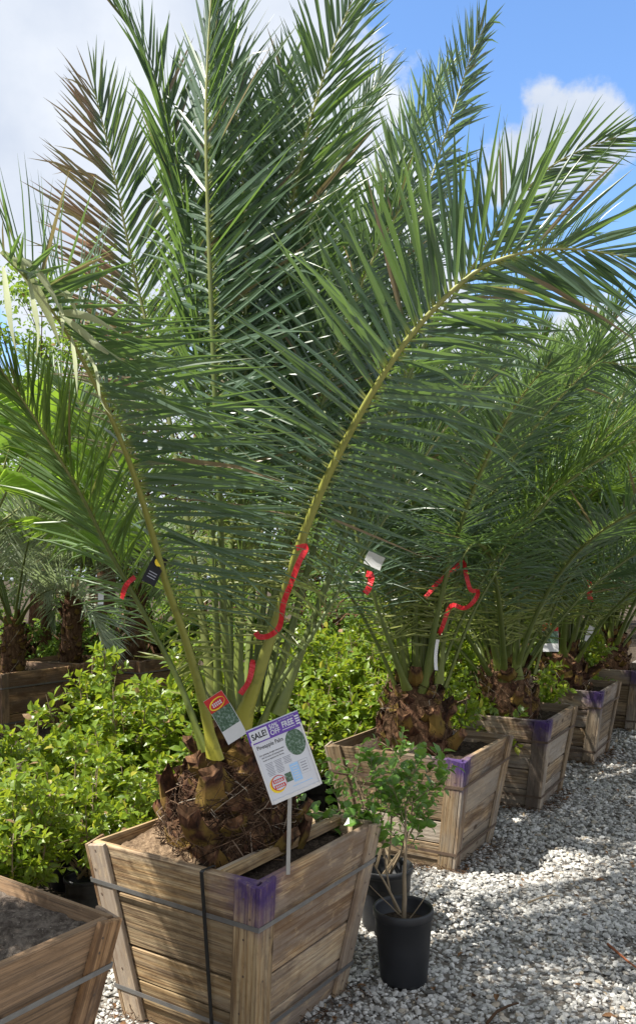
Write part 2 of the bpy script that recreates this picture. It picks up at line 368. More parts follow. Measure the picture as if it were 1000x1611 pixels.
def gravel():
    ico = [(-.526, 0, .851), (.526, 0, .851), (-.526, 0, -.851), (.526, 0, -.851), (0, .851, .526), (0, .851, -.526), (0, -.851, .526), (0, -.851, -.526), (.851, .526, 0), (-.851, .526, 0), (.851, -.526, 0), (-.851, -.526, 0)]
    fc = [(0, 1, 4), (0, 4, 9), (9, 4, 5), (4, 8, 5), (4, 1, 8), (8, 1, 10), (8, 10, 3), (5, 8, 3), (5, 3, 2), (2, 3, 7), (7, 3, 10), (7, 10, 6), (7, 6, 11), (11, 6, 0), (0, 6, 1), (6, 10, 1), (9, 11, 0), (9, 2, 11), (9, 5, 2), (7, 11, 2)]
    P = []; S = []
    def zone(n, u0, u1, p0, p1, s0, s1):
        u = rng.uniform(u0, u1, n); p = rng.uniform(p0, p1, n)
        x = B1.x + U.x * u + PL.x * p; y = B1.y + U.y * u + PL.y * p
        s = rng.uniform(0, 1, n) ** 1.8 * (s1 - s0) + s0
        vis = (y > 1.6) & (np.abs(x) < .46 * y + .25)
        P.append(np.stack([x, y], 1)[vis]); S.append(s[vis])
    zone(36000, -1.7, 1.6, -1.8, .95, .005, .0165)
    zone(32000, 1.3, 4.0, -2.9, .95, .007, .0185)
    zone(17000, 3.8, 9.5, -4.0, .6, .011, .023)
    P = np.concatenate(P); S = np.concatenate(S); n = len(P)
    base = np.array(ico, np.float32)
    sh = rng.uniform(.62, 1.25, (n, 12, 1)) * base[None]
    sc = np.stack([rng.uniform(.8, 1.5, n), rng.uniform(.7, 1.1, n), rng.uniform(.45, .85, n)], 1)[:, None, :] * S[:, None, None]
    V = sh * sc
    q = rng.uniform(0, 2 * np.pi, n); t = rng.normal(0, .35, n)
    ct, st = np.cos(t)[:, None], np.sin(t)[:, None]; V = np.stack([V[..., 0], V[..., 1] * ct - V[..., 2] * st, V[..., 1] * st + V[..., 2] * ct], -1)
    c, s = np.cos(q)[:, None], np.sin(q)[:, None]; V = np.stack([V[..., 0] * c - V[..., 1] * s, V[..., 0] * s + V[..., 1] * c, V[..., 2]], -1)
    lay = rng.uniform(-.002, .016, n) + .006 * np.sin(P[:, 0] * 5.1 + 1) * np.sin(P[:, 1] * 4.3)
    V[..., 0] += P[:, 0:1]; V[..., 1] += P[:, 1:2]; V[..., 2] += np.maximum(lay, .001)[:, None]
    F = (np.array(fc)[None] + (np.arange(n) * 12)[:, None, None]).reshape(-1, 3)
    A = np.zeros((n, 12, 4)); A[..., 0] = rng.uniform(0, 1, n)[:, None]; A[..., 3] = 1
    o = ob('gravel', mesh('gravel', V.reshape(-1, 3), [F], [M['stone']], {'var': A.reshape(-1, 4)}), kind='stuff')
    o['label'] = 'loose white and grey limestone gravel covering the path'
gravel()

# ------------------------------------------------------------------ planter boxes
WOOD = dict(pale=(.64, .475, .27), mid=(.47, .30, .14), dark=(.12, .066, .034))
M['wood'] = mat_wood('planter board', **WOOD)
M['wood_grey'] = mat_wood('weathered planter board', (.40, .31, .21), (.30, .22, .14), (.10, .065, .04), grey=.6)
M['wood_brown'] = mat_wood('brown planter board', (.50, .30, .15), (.33, .185, .085), (.10, .055, .03), grey=.15)

def board(parent, name, o, x, y, corners, th, mat, jit=.002):
    """board in the plane (o, x, y): corners are (a,b) pairs in plane order bl, br, tr, tl; thick along x cross y"""
    x = x.normalized(); z = x.cross(y).normalized(); y = z.cross(x)
    cs = [(a + random.uniform(-jit, jit), b + random.uniform(-jit, jit)) for a, b in corners]
    cx = sum(c[0] for c in cs) / 4; cy = sum(c[1] for c in cs) / 4
    ch = .0025; V = []
    def ins(c):
        return (c[0] - cx - math.copysign(ch, c[0] - cx), c[1] - cy - math.copysign(ch, c[1] - cy))
    V += [(a - cx, b - cy, 0) for a, b in cs]
    V += [(a - cx, b - cy, th - ch) for a, b in cs]
    V += [(*ins(c), th + random.uniform(-jit, jit) * .4) for c in cs]
    F = [(3, 2, 1, 0), (8, 9, 10, 11)] + [(i, (i + 1) % 4, (i + 1) % 4 + 4, i + 4) for i in range(4)] + [(i + 4, (i + 1) % 4 + 4, (i + 1) % 4 + 8, i + 8) for i in range(4)]
    me = bpy.data.meshes.new(name); me.from_pydata(V, [], F); me.materials.append(mat)
    ob_ = ob(name, me, parent)
    mt = Matrix((x, y, z)).transposed().to_4x4(); mt.translation = o + x * cx + y * cy
    ob_.matrix_local = mt
    return ob_

def soil_mesh(w, z, mound, mat, n=26, amp=.012, name='soil'):
    V = []; F = []
    for j in range(n + 1):
        for i in range(n + 1):
            x = (i / n * 2 - 1) * w; y = (j / n * 2 - 1) * w; h = random.uniform(-amp, amp) if 0 < i < n and 0 < j < n else -.004
            for (mx, my, mr, mh) in mound: h += mh * math.exp(-((x - mx) ** 2 + (y - my) ** 2) / mr ** 2)
            V.append((x, y, z + h))
    for j in range(n):
        for i in range(n): a = j * (n + 1) + i; F.append((a, a + 1, a + n + 2, a + n + 1))
    me = bpy.data.meshes.new(name); me.from_pydata(V, [], F); me.materials.append(mat); me.polygons.foreach_set('use_smooth', np.ones(len(F), bool)); return me

def planter(loc, rot, S, label, paint=True, h=.62, tp=.735, rows=4, wood='wood', soil='soil', mound=(), brace=(), strap='rust', soilz=.06, group='wooden planter boxes', post=None):
    root = thing('planter_box', label, 'planter', (loc[0], loc[1], .004), rot - math.pi / 4, group)
    rc = math.cos(root.rotation_euler.z); rs = math.sin(root.rotation_euler.z)
    def half(z): return S / 2 * (tp + (1 - tp) * z / h)
    cl = Vector((half(h - .03), -half(h - .03), h - .03))
    pw = (loc[0] + cl.x * rc - cl.y * rs, loc[1] + cl.x * rs + cl.y * rc, cl.z)
    wm = {'wood': (WOOD, .32), 'wood_grey': (dict(pale=(.46, .34, .205), mid=(.33, .22, .12), dark=(.10, .06, .035)), .5), 'wood_brown': (dict(pale=(.38, .23, .12), mid=(.24, .135, .065), dark=(.08, .045, .025)), .15)}[wood]
    wmat = mat_wood('painted ' + wood, paint=pw, grey=wm[1], **wm[0]) if paint else M[wood]
    slope = math.atan2(half(h) - half(0), h); sl = h / math.cos(slope); T = .022
    for k in range(4):
        a = k * math.pi / 2; n = Vector((math.cos(a), math.sin(a), 0)); x = Vector((-n.y, n.x, 0)); y = (Vector((0, 0, 1)) * math.cos(slope) + n * math.sin(slope))
        z = x.cross(y)                                                # outward, a little downwards
        o = n * (half(0)) - z * (T + .016)
        hw = lambda b: half(b * math.cos(slope)) - .0165
        e = [0]; cuts = sorted([(i + random.uniform(-.13, .13)) / rows for i in range(1, rows)]); cuts = [c * .92 for c in cuts]
        e = [0] + cuts + [1]; e[-2] = .745 + random.uniform(-.01, .01)
        for i in range(rows):
            b0 = e[i] * sl + .002; b1 = e[i + 1] * sl - random.uniform(.003, .010)
            q = T * .5 if k % 2 else T
            board(root, 'plank', o + z * random.uniform(-.003, 0), x, y, [(-hw(b0) + q, b0), (hw(b0) - q, b0), (hw(b1) - q, b1), (-hw(b1) + q, b1)], T, wmat)
        for s in (-1, 1):                                             # corner boards lie over the plank ends
            bw = .085; b0, b1 = .0, sl - .004
            u0, u1 = (hw(b0) + .016) * s, (hw(b1) + .016) * s
            if k % 2: u0 -= .0162 * s; u1 -= .0162 * s
            cs = [(u0 - bw * s, b0), (u0, b0), (u1, b1), (u1 - bw * s, b1)]
            if s < 0: cs = [cs[1], cs[0], cs[3], cs[2]]
            # grain runs up the board: build with its long side as local x
            o2 = o + z * (T + .0005); e0 = (o2 + x * ((cs[0][0] + cs[1][0]) / 2) + y * b0); e1 = (o2 + x * ((cs[3][0] + cs[2][0]) / 2) + y * b1)
            ax = (e1 - e0).normalized(); ay = z.cross(ax)
            L = (e1 - e0).length
            board(root, 'corner_board', e0, ax, ay, [(0, -bw / 2), (L, -bw / 2), (L, bw / 2), (0, bw / 2)], .0155, post if post and k == 3 and s > 0 else wmat)
    for zz in (h * .77, h * .17):                                      # steel bands round the box
        mb = MB(); tilt = [random.uniform(-.008, .008) for _ in range(4)]; w2 = .008
        ring = []
        for k in range(4):
            sx, sy = ((1, 1), (-1, 1), (-1, -1), (1, -1))[k]; zc = zz + tilt[k]
            ring.append([Vector((sx * (half(zc + dz) + off), sy * (half(zc + dz) + off), zc + dz)) for dz in (-w2, w2) for off in (.0015, .0035)])
        V = [p for r_ in ring for p in r_]; F = []
        for k in range(4):
            a_, b_ = k * 4, (k + 1) % 4 * 4
            F += [(a_ + 1, b_ + 1, b_ + 3, a_ + 3), (a_, a_ + 2, b_ + 2, b_), (a_ + 2, a_ + 3, b_ + 3, b_ + 2), (a_, b_, b_ + 1, a_ + 1)]
        mb.add(V, F); ob('strap', mb.me('strap', M[strap]), root)
    nb = MB()
    for k in range(4):
        a = k * math.pi / 2; n = Vector((math.cos(a), math.sin(a), 0)); x = Vector((-n.y, n.x, 0))
        for sx in (-1, 1):
            for zz in (.06, .17, .29, .42, .52, .58):
                if random.random() < .15: continue
                zc = zz + random.uniform(-.02, .02); c_ = n * (half(zc) + .0003) + x * sx * (half(zc) - random.uniform(.03, .07)) + Vector((0, 0, zc))
                nb.add([tuple(c_ + x * (.0042 * math.cos(q)) + Vector((n.x * .0006, n.y * .0006, .0042 * math.sin(q)))) for q in np.linspace(0, 2 * math.pi, 7)[:6]], [tuple(range(6))])
    ob('nails', nb.me('nails', M['rust']), root, kind='stuff')
    w = half(h - soilz) - .032
    ob('soil', soil_mesh(w, h - soilz, mound, M[soil]), root, kind='stuff')
    for (xa, wd, rise) in brace:                                       # boards laid across the top
        Lh = half(h) - .045
        board(root, 'brace', Vector((xa, -Lh, h - .034 + rise)), Vector((0, 1, 0)), Vector((-1, 0, 0)), [(0, 0), (2 * Lh, 0), (2 * Lh, wd), (0, wd)], .03, M[wood])
    return root

ROT = .25
box1 = planter((-.298, 3.144), .214, .80, 'weathered wooden planter with purple corner and black strap, holding the largest palm', mound=((-.2, .0, .2, .07), (0, .1, .25, .03)), brace=((.235, .032, .004), (.195, .026, -.006)), strap='strap', rows=4)
# the long rim stretch inside box one is sandy, the rest dark
box2 = planter((.611, 4.865), .255, .85, 'wooden planter with purple corner standing right behind the black potted shrub', wood='wood_grey', brace=((.06, .07, .0),), rows=4, mound=((-.15, 0, .2, .04),))
box3 = planter((1.367, 5.997), .26, .85, 'wooden planter with purple corner and dark stained front board, third along the gravel', rows=4, wood='wood_grey', post=mat_wood('dark stained painted board', (.16, .10, .06), (.09, .055, .032), (.035, .02, .013), paint=(1.367 + .85 / math.sqrt(2) * math.cos(.26 - math.pi / 2), 5.997 + .85 / math.sqrt(2) * math.sin(.26 - math.pi / 2), .62), grey=.1))
box4 = planter((2.196, 7.356), .252, .85, 'wooden planter with purple corner between the third and the last planter', rows=4, wood='wood_grey')
box5 = planter((3.12, 8.815), .215, .85, 'farthest wooden planter along the gravel, cut by the picture edge', rows=4, wood='wood_grey')
c0 = at_z(196, 1441, .62); S0 = .85
box0 = planter((c0.x - S0 / math.sqrt(2) * math.cos(.18), c0.y - S0 / math.sqrt(2) * math.sin(.18)), .18, S0, 'unpainted brown planter box of bare soil at the lower left corner', paint=False, wood='wood_brown', strap='strap', rows=3, soil='soil_grey', soilz=.03)
def box1_extras():
    h = .62; tp = .735; S = .80
    half = lambda z: S / 2 * (tp + (1 - tp) * z / h)
    mb = MB(); pts = []
    xs = .165
    for i in range(9):
        z = h * (1 - i / 8); pts.append((xs - .03 * i / 8, -half(z) - .003, z))
    V = []; F = []
    pts = [(xs + .002, -half(h) + .06, h + .003), (xs, -half(h) + .005, h + .004)] + pts
    for (x, y, z) in pts: V += [(x - .007, y, z), (x + .007, y, z), (x + .007, y - .003, z), (x - .007, y - .003, z)]
    for i in range(len(pts) - 1):
        a, b = i * 4, i * 4 + 4; F += [(a + 3, a + 2, b + 2, b + 3), (a, a + 3, b + 3, b), (a + 2, a + 1, b + 1, b + 2), (a + 1, a, b, b + 1)]
    mb.add(V, F); ob('tie_down', mb.me('tie_down', M['black_strap']), box1)
    ob('sand', soil_mesh(.19, h - .05, ((-.02, .06, .13, .075),), M['soil_sand'], 24, .009, 'sand'), box1, loc=(-.158, -.158, .012), kind='stuff')
box1_extras()

# ------------------------------------------------------------------ palm fronds
def smooth_path(pts, n):
    P = np.array([tuple(p) for p in pts], float)
    P = np.vstack([2 * P[0] - P[1], P, 2 * P[-1] - P[-2]])
    out = []
    for i in range(1, len(P) - 2):
        for t in np.linspace(0, 1, 24, endpoint=False):
            a, b, c, d = P[i - 1], P[i], P[i + 1], P[i + 2]
            out.append(.5 * ((2 * b) + (-a + c) * t + (2 * a - 5 * b + 4 * c - d) * t * t + (-a + 3 * b - 3 * c + d) * t ** 3))
    out.append(P[-2]); out = np.array(out)
    s = np.concatenate([[0], np.cumsum(np.linalg.norm(np.diff(out, axis=0), axis=1))]); L = s[-1]
    u = np.linspace(0, L, n)
    return np.stack([np.interp(u, s, out[:, k]) for k in range(3)], 1), L
def nrm(a): return a / (np.linalg.norm(a, axis=-1, keepdims=True) + 1e-9)

PROF_T = np.array([0, .1, .35, .7, 1.]); PROF_W = np.array([.42, .8, 1., .66, .04])
def frond_data(pts, hint, n_side=66, Lmax=.5, width=.014, s0=.27, seed=0, brown=0., brown_side=0, v=18., a0=88., a1=54., a2=16., am=None, droop=.085, base_w=.036, spines=True, wild=1., yel=0.):
    """stalk and leaflets of one feather palm leaf along the given path"""
    g = np.random.default_rng(seed); n_side = int(n_side * 1.62); width = width * .72
    P, L = smooth_path(pts, 61); T = nrm(np.gradient(P, axis=0)); H = np.array(hint, float)
    N = nrm(H[None] - (T @ H)[:, None] * T); B = np.cross(T, N); S = np.linspace(0, 1, 61)
    # stalk: flattened tube
    w = np.interp(S, [0, .05, .14, .3, .7, 1], [base_w, base_w * .56, base_w * .42, base_w * .34, base_w * .18, .002]); th = w * np.interp(S, [0, .1, 1], [.4, .62, .8])
    k = 7; q = np.linspace(0, 2 * np.pi, k, endpoint=False)
    RV = (P[:, None] + np.cos(q)[None, :, None] * w[:, None, None] * B[:, None] + np.sin(q)[None, :, None] * th[:, None, None] * N[:, None]).reshape(-1, 3)
    i = np.arange(60)[:, None] * k; j = np.arange(k)[None]; jn = (j + 1) % k
    RF = np.stack([i + j, i + jn, i + k + jn, i + k + j], -1).reshape(-1, 4)
    RA = np.zeros((61, k, 4)); RA[..., 2] = S[:, None]; RA[..., 1] = brown * .3; RA[..., 0] = yel; RA[..., 3] = 1
    # leaflets
    ls = []
    for side in (-1, 1):
        s = s0 + (.995 - s0) * np.linspace(0, 1, n_side) ** .86 + g.normal(0, .35 / n_side, n_side); s = np.clip(s, .05, 1)
        ls.append(np.stack([s, np.full(n_side, side)], 1))
    if spines:
        for side in (-1, 1): s = g.uniform(s0 - .13, s0 + .03, 15); ls.append(np.stack([s, np.full(15, side * 2)], 1))
    ls = np.concatenate(ls); s = ls[:, 0]; side = np.sign(ls[:, 1]); spine = np.abs(ls[:, 1]) > 1; n = len(s)
    f = s * 60; i0 = np.clip(f.astype(int), 0, 59); fr = (f - i0)[:, None]
    lp = lambda A: A[i0] * (1 - fr) + A[i0 + 1] * fr
    p, t, nn, b = lp(P), nrm(lp(T)), nrm(lp(N)), nrm(lp(B))
    u = np.clip((s - s0) / (1 - s0), 0, 1)
    al = np.radians(np.interp(u, [0, .45, .8, 1], [a0, a1, am or a1 * .75, a2]) + g.normal(0, 5 * wild, n))
    be = np.radians(v + g.choice([-14, 0, 15], n) * wild + g.normal(0, 5, n))
    be = np.where(spine, np.radians(g.uniform(-10, 60, n)), be)
    ll = Lmax * np.interp(u, [0, .12, .4, .7, 1], [.5, .86, 1., .85, .42]) * g.uniform(.86, 1.1, n); ll = np.where(spine, g.uniform(.07, .2, n), ll)
    ww = width * np.interp(u, [0, .12, .3, .6, 1], [.26, .5, .9, 1, .55]) * g.uniform(.85, 1.15, n); ww = np.where(spine, .0048, ww)
    wd = lp(w[:, None])
    d = np.cos(al)[:, None] * t + np.sin(al)[:, None] * (np.cos(be)[:, None] * b * side[:, None] + np.sin(be)[:, None] * nn); d = nrm(d)
    base = p + b * side[:, None] * wd * .8 + nn * wd * .3
    wv = nrm(t - (np.sum(t * d, 1))[:, None] * d); nv = np.cross(d, wv)
    tw = np.radians(g.normal(22, 16, n)) * side; wv = wv * np.cos(tw)[:, None] + nv * np.sin(tw)[:, None]; nv = np.cross(d, wv)
    dr = droop * np.abs(g.normal(1, .6 * wild, n)) * (ll / Lmax) ; dr = np.where(g.uniform(0, 1, n) < .10, dr + g.uniform(.15, .5, n), dr); dr = np.where(spine, 0, dr)
    sw = g.normal(0, .035, n) * wild
    tt = PROF_T[None, :, None]
    C = base[:, None] + d[:, None] * ll[:, None, None] * tt + np.array([0, 0, -1.])[None, None] * (dr * ll)[:, None, None] * tt ** 2.2 + nv[:, None] * (sw * ll)[:, None, None] * tt ** 2
    W = wv[:, None] * (ww[:, None] * PROF_W[None])[:, :, None]; fold = nv[:, None] * (ww[:, None] * PROF_W[None] * .42)[:, :, None]
    LV = np.stack([C - W + fold, C, C + W + fold], 2)                      # n,5,3,3
    LA = np.zeros((n, 5, 3, 4)); LA[..., 0] = np.clip(g.normal(.45, .22, n), 0, 1)[:, None, None]; LA[..., 2] = PROF_T[None, :, None]; LA[..., 1, 3] = 1
    br = np.where(side == brown_side, brown, brown * .12) if brown_side else np.full(n, brown)
    br = np.clip(br * np.interp(u, [0, .25, .5, 1], [.2, .6, 1, 1]) + g.normal(0, .12, n) * (brown > 0) + (g.uniform(0, 1, n) < .03) * .6, 0, 1)
    LA[..., 1] = br[:, None, None]
    LA[..., 2] = np.where(spine[:, None, None], .02, LA[..., 2])
    kp = spine | (g.uniform(0, 1, n) > .05); LV, LA, spine, ll = LV[kp], LA[kp], spine[kp], ll[kp]
    return dict(RV=RV, RF=RF, RA=RA.reshape(-1, 4), LV=LV, LA=LA, spine=spine, ll=ll, L=L)
LF = np.array([(r * 3 + c, r * 3 + c + 1, r * 3 + c + 4, r * 3 + c + 3) for r in range(4) for c in range(2)])
def leaf_mesh(D, sel, mat, name='leaflets'):
    LV = D['LV'][sel]; n = len(LV); F = (LF[None] + (np.arange(n) * 15)[:, None, None]).reshape(-1, 4)
    return mesh(name, LV.reshape(-1, 3), [F], [mat], {'var': D['LA'][sel].reshape(-1, 4)})
def frond_meshes(D, mat):
    r = mesh('frond', D['RV'], [D['RF']], [M['petiole']], {'var': D['RA']}, smooth=True)
    return r, leaf_mesh(D, np.arange(len(D['LV'])), mat)
def frond_objs(D, mat, parent, each=0, label=None):
    r = mesh('frond', D['RV'], [D['RF']], [M['petiole']], {'var': D['RA']}, smooth=True); f = ob('frond', r, parent)
    if label: f['label'] = label
    idx = np.arange(len(D['LV']))
    if each:
        big = np.argsort(-np.where(D['spine'], 0, D['ll']))[:each]
        for i in big: ob('leaflet', leaf_mesh(D, [i], mat, 'leaflet'), f)
        idx = np.setdiff1d(idx, big)
    ob('leaflets', leaf_mesh(D, idx, mat), f, kind='stuff')
    return f

# trunks with cut leaf bases
def stub_mesh(seed, L=.1, w=.055, t=.03):
    g = random.Random(seed); V = []; A = []; F = []; n = 8
    rows_ = [(-.03, 1.35, 1.0, 0), (.02, 1.25, 1.05, .35), (L * .5, 1., .9, 1.), (L * .85, .82, .8, .6), (L, .72, .62, .2)]
    for r_, (x, a, b, gr) in enumerate(rows_):
        for k in range(n):
            q = 2 * math.pi * k / n; yy = w * a * math.cos(q) * (1 + g.uniform(-.08, .08)); zz = t * b * math.sin(q) + .25 * x + .9 * x * x / L * .5 + (abs(math.cos(q)) ** 2) * t * .6
            V.append((x + g.uniform(-.006, .006) * (2 if r_ == 4 else 1), yy, zz)); A.append((0, gr if math.sin(q) < .3 else gr * .3, 0, 1))
    for r_ in range(4):
        for k in range(n): F.append((r_ * n + k, r_ * n + (k + 1) % n, r_ * n + n + (k + 1) % n, r_ * n + n + k))
    b = len(V); V.append((L * .93, 0, .25 * L + .4 * L)); A.append((1, 0, 0, 1))
    for k in range(n):
        V.append(V[4 * n + k]); A.append((1, 0, 0, 1))
    for k in range(n): F.append((b + 1 + k, b + 1 + (k + 1) % n, b))
    me = bpy.data.meshes.new('leaf_base'); me.from_pydata(V, [], F); me.materials.append(M['stub'])
    at_ = me.attributes.new('var', 'FLOAT_COLOR', 'POINT'); at_.data.foreach_set('color', np.array(A, np.float32).ravel()); return me
STUBS = [stub_mesh(i, *p) for i, p in enumerate([(.09, .05, .03), (.075, .058, .028), (.11, .045, .026), (.06, .05, .03)])]
def strands(n, rfun, z0, z1, seed, th=.0016, Lr=(.06, .28)):
    g = random.Random(seed); mb = MB()
    for _ in range(n):
        z = g.uniform(z0, z1); q = g.uniform(0, 6.283); r = rfun(z) + g.uniform(.005, .045); L = g.uniform(*Lr); dq = g.uniform(-.9, .9) * L / max(r, .05); up = g.uniform(-.9, .7) * L
        pts = []
        for i in range(5):
            f = i / 4; rr = r + math.sin(f * 3.14) * g.uniform(.0, .035)
            pts.append((rr * math.cos(q + dq * f), rr * math.sin(q + dq * f), min(max(z + up * f - .03 * f * f, z0 - .02), z1 + .03)))
        k = g.choice((.5, .8, 1., 1.4)); mb.tube(pts, [th * k, th * k, th * k, th * .8 * k, th * .4 * k], 3, (g.random() ** 1.6, 0, .5, 1), False)
    return mb.me('fibres', M['fibre'])
def palm_trunk(root, prof, n_stub, seed, fib=240, sc=1.):
    """prof: (radius, z) pairs; leaf bases spiral up it"""
    g = random.Random(seed); mb = MB(); mb.lathe(prof, 18, None, .05)
    tr = ob('trunk', mb.me('trunk', M['trunk'], True), root)
    zs = [p[1] for p in prof]; rs_ = [p[0] for p in prof]
    rf = lambda z: float(np.interp(z, zs, rs_))
    z0, z1 = zs[0] + .02, zs[-1]
    for i in range(n_stub):
        f = (i + .5) / n_stub; z = z0 + (z1 - z0) * f; q = i * 2.39996 + g.uniform(-.3, .3); z += g.uniform(-.02, .02); r = rf(z) - .014
        o = ob('leaf_base', STUBS[g.randrange(4)], tr, (r * math.cos(q), r * math.sin(q), z), (g.uniform(-.4, .4), g.uniform(-1.0, -.15) + .15, q + g.uniform(-.3, .3)))
        s = sc * g.uniform(.5, 1.25) * (1.1 - .3 * f); o.scale = (s * g.uniform(.8, 1.2), s, s)
    ob('fibres', strands(fib, rf, zs[0], zs[-1], seed), tr, kind='stuff')
    return tr

# ---- the large palm in front, leaf by leaf
H0 = Vector((-.335, 3.17, 0))
hero = thing('pineapple_palm', 'largest date palm in front, shaggy trunk in the purple cornered box', 'palm tree', (H0.x, H0.y, .55), 0, 'palms in the planter boxes')
palm_trunk(hero, [(.215, -.06), (.225, .03), (.22, .09), (.205, .16), (.175, .22), (.14, .28), (.09, .33), (.05, .36)], 52, 3, 2000, 1.2)
def hp(l): return [at(*p) - Vector((H0.x, H0.y, .55)) for p in l]
BS = -1
HERO = [
 # points (px, py, distance), which way the upper face looks, options
 ('A', [(376,1150,3.0),(410,1050,2.95),(440,960,2.9),(470,862,2.82),(505,772,2.75),(545,690,2.68),(590,610,2.6),(640,535,2.53),(700,468,2.46),(760,420,2.4),(830,396,2.34),(905,392,2.3),(985,404,2.26)], (-.25,.93,.25), dict(Lmax=.58, width=.0135, n_side=60, a0=108, a1=66, a2=14, v=12, base_w=.05, yel=1, each=100)),
 ('B', [(338,1192,2.98),(318,1100,2.93),(290,1000,2.84),(262,920,2.75),(240,840,2.66),(212,750,2.55),(185,680,2.45),(150,605,2.3),(118,545,2.18),(90,500,2.06),(55,452,1.92),(5,402,1.78)], (.7,.7,.2), dict(Lmax=.56, width=.0125, n_side=60, a0=112, a1=98, a2=30, v=42, base_w=.05, yel=1, each=100, droop=.09)),
 ('C', [(368,1150,3.05),(354,1000,3.02),(348,860,2.96),(345,760,2.9),(340,660,2.86),(335,540,2.82),(330,420,2.78),(326,300,2.75),(324,180,2.72),(328,60,2.7),(336,-50,2.68)], (.75,.66,.05), dict(Lmax=.54, width=.0135, n_side=82, a0=90, a1=66, am=34, a2=6, v=20, base_w=.045, each=100, droop=.02)),
 ('D', [(400,1110,3.2),(425,800,3.28),(440,560,3.3),(455,360,3.25),(475,240,3.2),(500,150,3.15),(530,60,3.1),(570,-40,3.05)], (-.15,-1,.1), dict(Lmax=.5, width=.0135, n_side=78, a0=62, a1=50, v=16)),
 ('E', [(338,1120,3.15),(300,850,3.3),(258,620,3.45),(215,445,3.5),(185,300,3.5),(162,195,3.48),(148,140,3.46)], (.1,-1,.1), dict(Lmax=.56, width=.0125, n_side=66, a0=66, a1=46, v=6, brown=.66, brown_side=BS)),
 ('F', [(345,1110,3.15),(330,760,3.15),(305,440,3.08),(280,270,3.03),(252,150,3.0),(218,66,2.97),(180,8,2.94)], (.8,-.55,.2), dict(Lmax=.45, width=.013, n_side=74, a0=50, a1=40, v=28)),
 ('G', [(415,1110,3.25),(490,740,3.5),(550,500,3.65),(585,370,3.72),(625,265,3.78),(665,180,3.8),(705,110,3.82)], (-.55,-.8,.3), dict(Lmax=.46, width=.0135, n_side=78, a0=56, a1=42, v=24, mat='palm_b')),
 ('H', [(425,1110,3.2),(545,680,3.4),(625,450,3.5),(672,300,3.55),(708,190,3.58),(738,95,3.6),(764,36,3.62)], (-.5,.85,.3), dict(Lmax=.48, width=.0135, n_side=84, a0=58, a1=44, v=20)),
 ('I', [(436,1125,3.12),(555,810,3.25),(655,565,3.3),(730,440,3.3),(792,345,3.25),(850,275,3.2),(905,240,3.15),(970,215,3.1)], (-.3,.9,.35), dict(Lmax=.46, width=.0125, n_side=62, a0=70, a1=50, v=12)),
 ('J', [(322,1182,3.02),(285,1080,3.02),(245,1000,3.0),(205,925,2.96),(170,862,2.92),(130,782,2.85),(88,712,2.78),(40,635,2.68),(-12,562,2.58)], (.35,.55,.75), dict(Lmax=.45, width=.011, n_side=56, a0=72, a1=48, v=10, mat='palm_b')),
 ('K', [(408,1150,3.1),(440,1075,3.1),(490,1000,3.12),(535,925,3.18),(590,840,3.25),(650,745,3.3),(715,655,3.34),(790,580,3.36)], (-.3,.2,.9), dict(Lmax=.38, width=.009, n_side=52, a0=74, a1=50)),
 ('L', [(362,1125,3.2),(362,900,3.26),(382,650,3.34),(405,420,3.38),(428,250,3.38),(448,110,3.36)], (0,-1,.1), dict(Lmax=.45, width=.013, n_side=74, a0=58, a1=44)),
 ('L', [(388,1120,3.25),(400,900,3.35),(430,640,3.5),(478,400,3.6),(535,240,3.62),(600,120,3.62)], (-.5,-.8,.2), dict(Lmax=.45, width=.013, n_side=72, a0=58, a1=44)),
 ('L', [(400,1120,3.25),(440,900,3.4),(500,700,3.6),(570,540,3.8),(640,430,3.95),(700,360,4.05)], (-.6,-.5,.5), dict(Lmax=.46, width=.012, n_side=66, a0=64, a1=48)),
 ('L', [(332,1130,3.2),(270,930,3.4),(200,760,3.6),(130,640,3.8),(60,570,3.95)], (.5,-.3,.8), dict(Lmax=.45, width=.011, n_side=60, a0=70, a1=48, mat='palm_b')),
 ('L', [(395,1110,3.2),(450,850,3.25),(505,640,3.25),(555,480,3.2),(600,380,3.15),(640,310,3.1)], (-.5,.7,.4), dict(Lmax=.5, width=.013, n_side=66, a0=68, a1=52)),
 ('L', [(375,1110,3.15),(378,820,3.2),(385,560,3.22),(385,360,3.2),(375,200,3.18),(360,60,3.15)], (0,.9,.2), dict(Lmax=.45, width=.013, n_side=76, a0=58, a1=44)),
 ('M', [(375,1110,3.15),(382,760,3.2),(352,420,3.2),(338,200,3.15),(330,60,3.1),(332,-60,3.08)], (.9,-.3,.1), dict(Lmax=.40, width=.012, n_side=70, a0=30, a1=20, v=40)),
]
for i, (nm, pts, hint, kw) in enumerate(HERO):
    kw = dict(kw); each = kw.pop('each', 0); mt = kw.pop('mat', 'palm')
    D = frond_data(hp(pts), hint, seed=100 + i, **kw)
    frond_objs(D, M[mt], hero, each, 'frond with brown scorched leaflets along one side' if nm == 'E' else None)

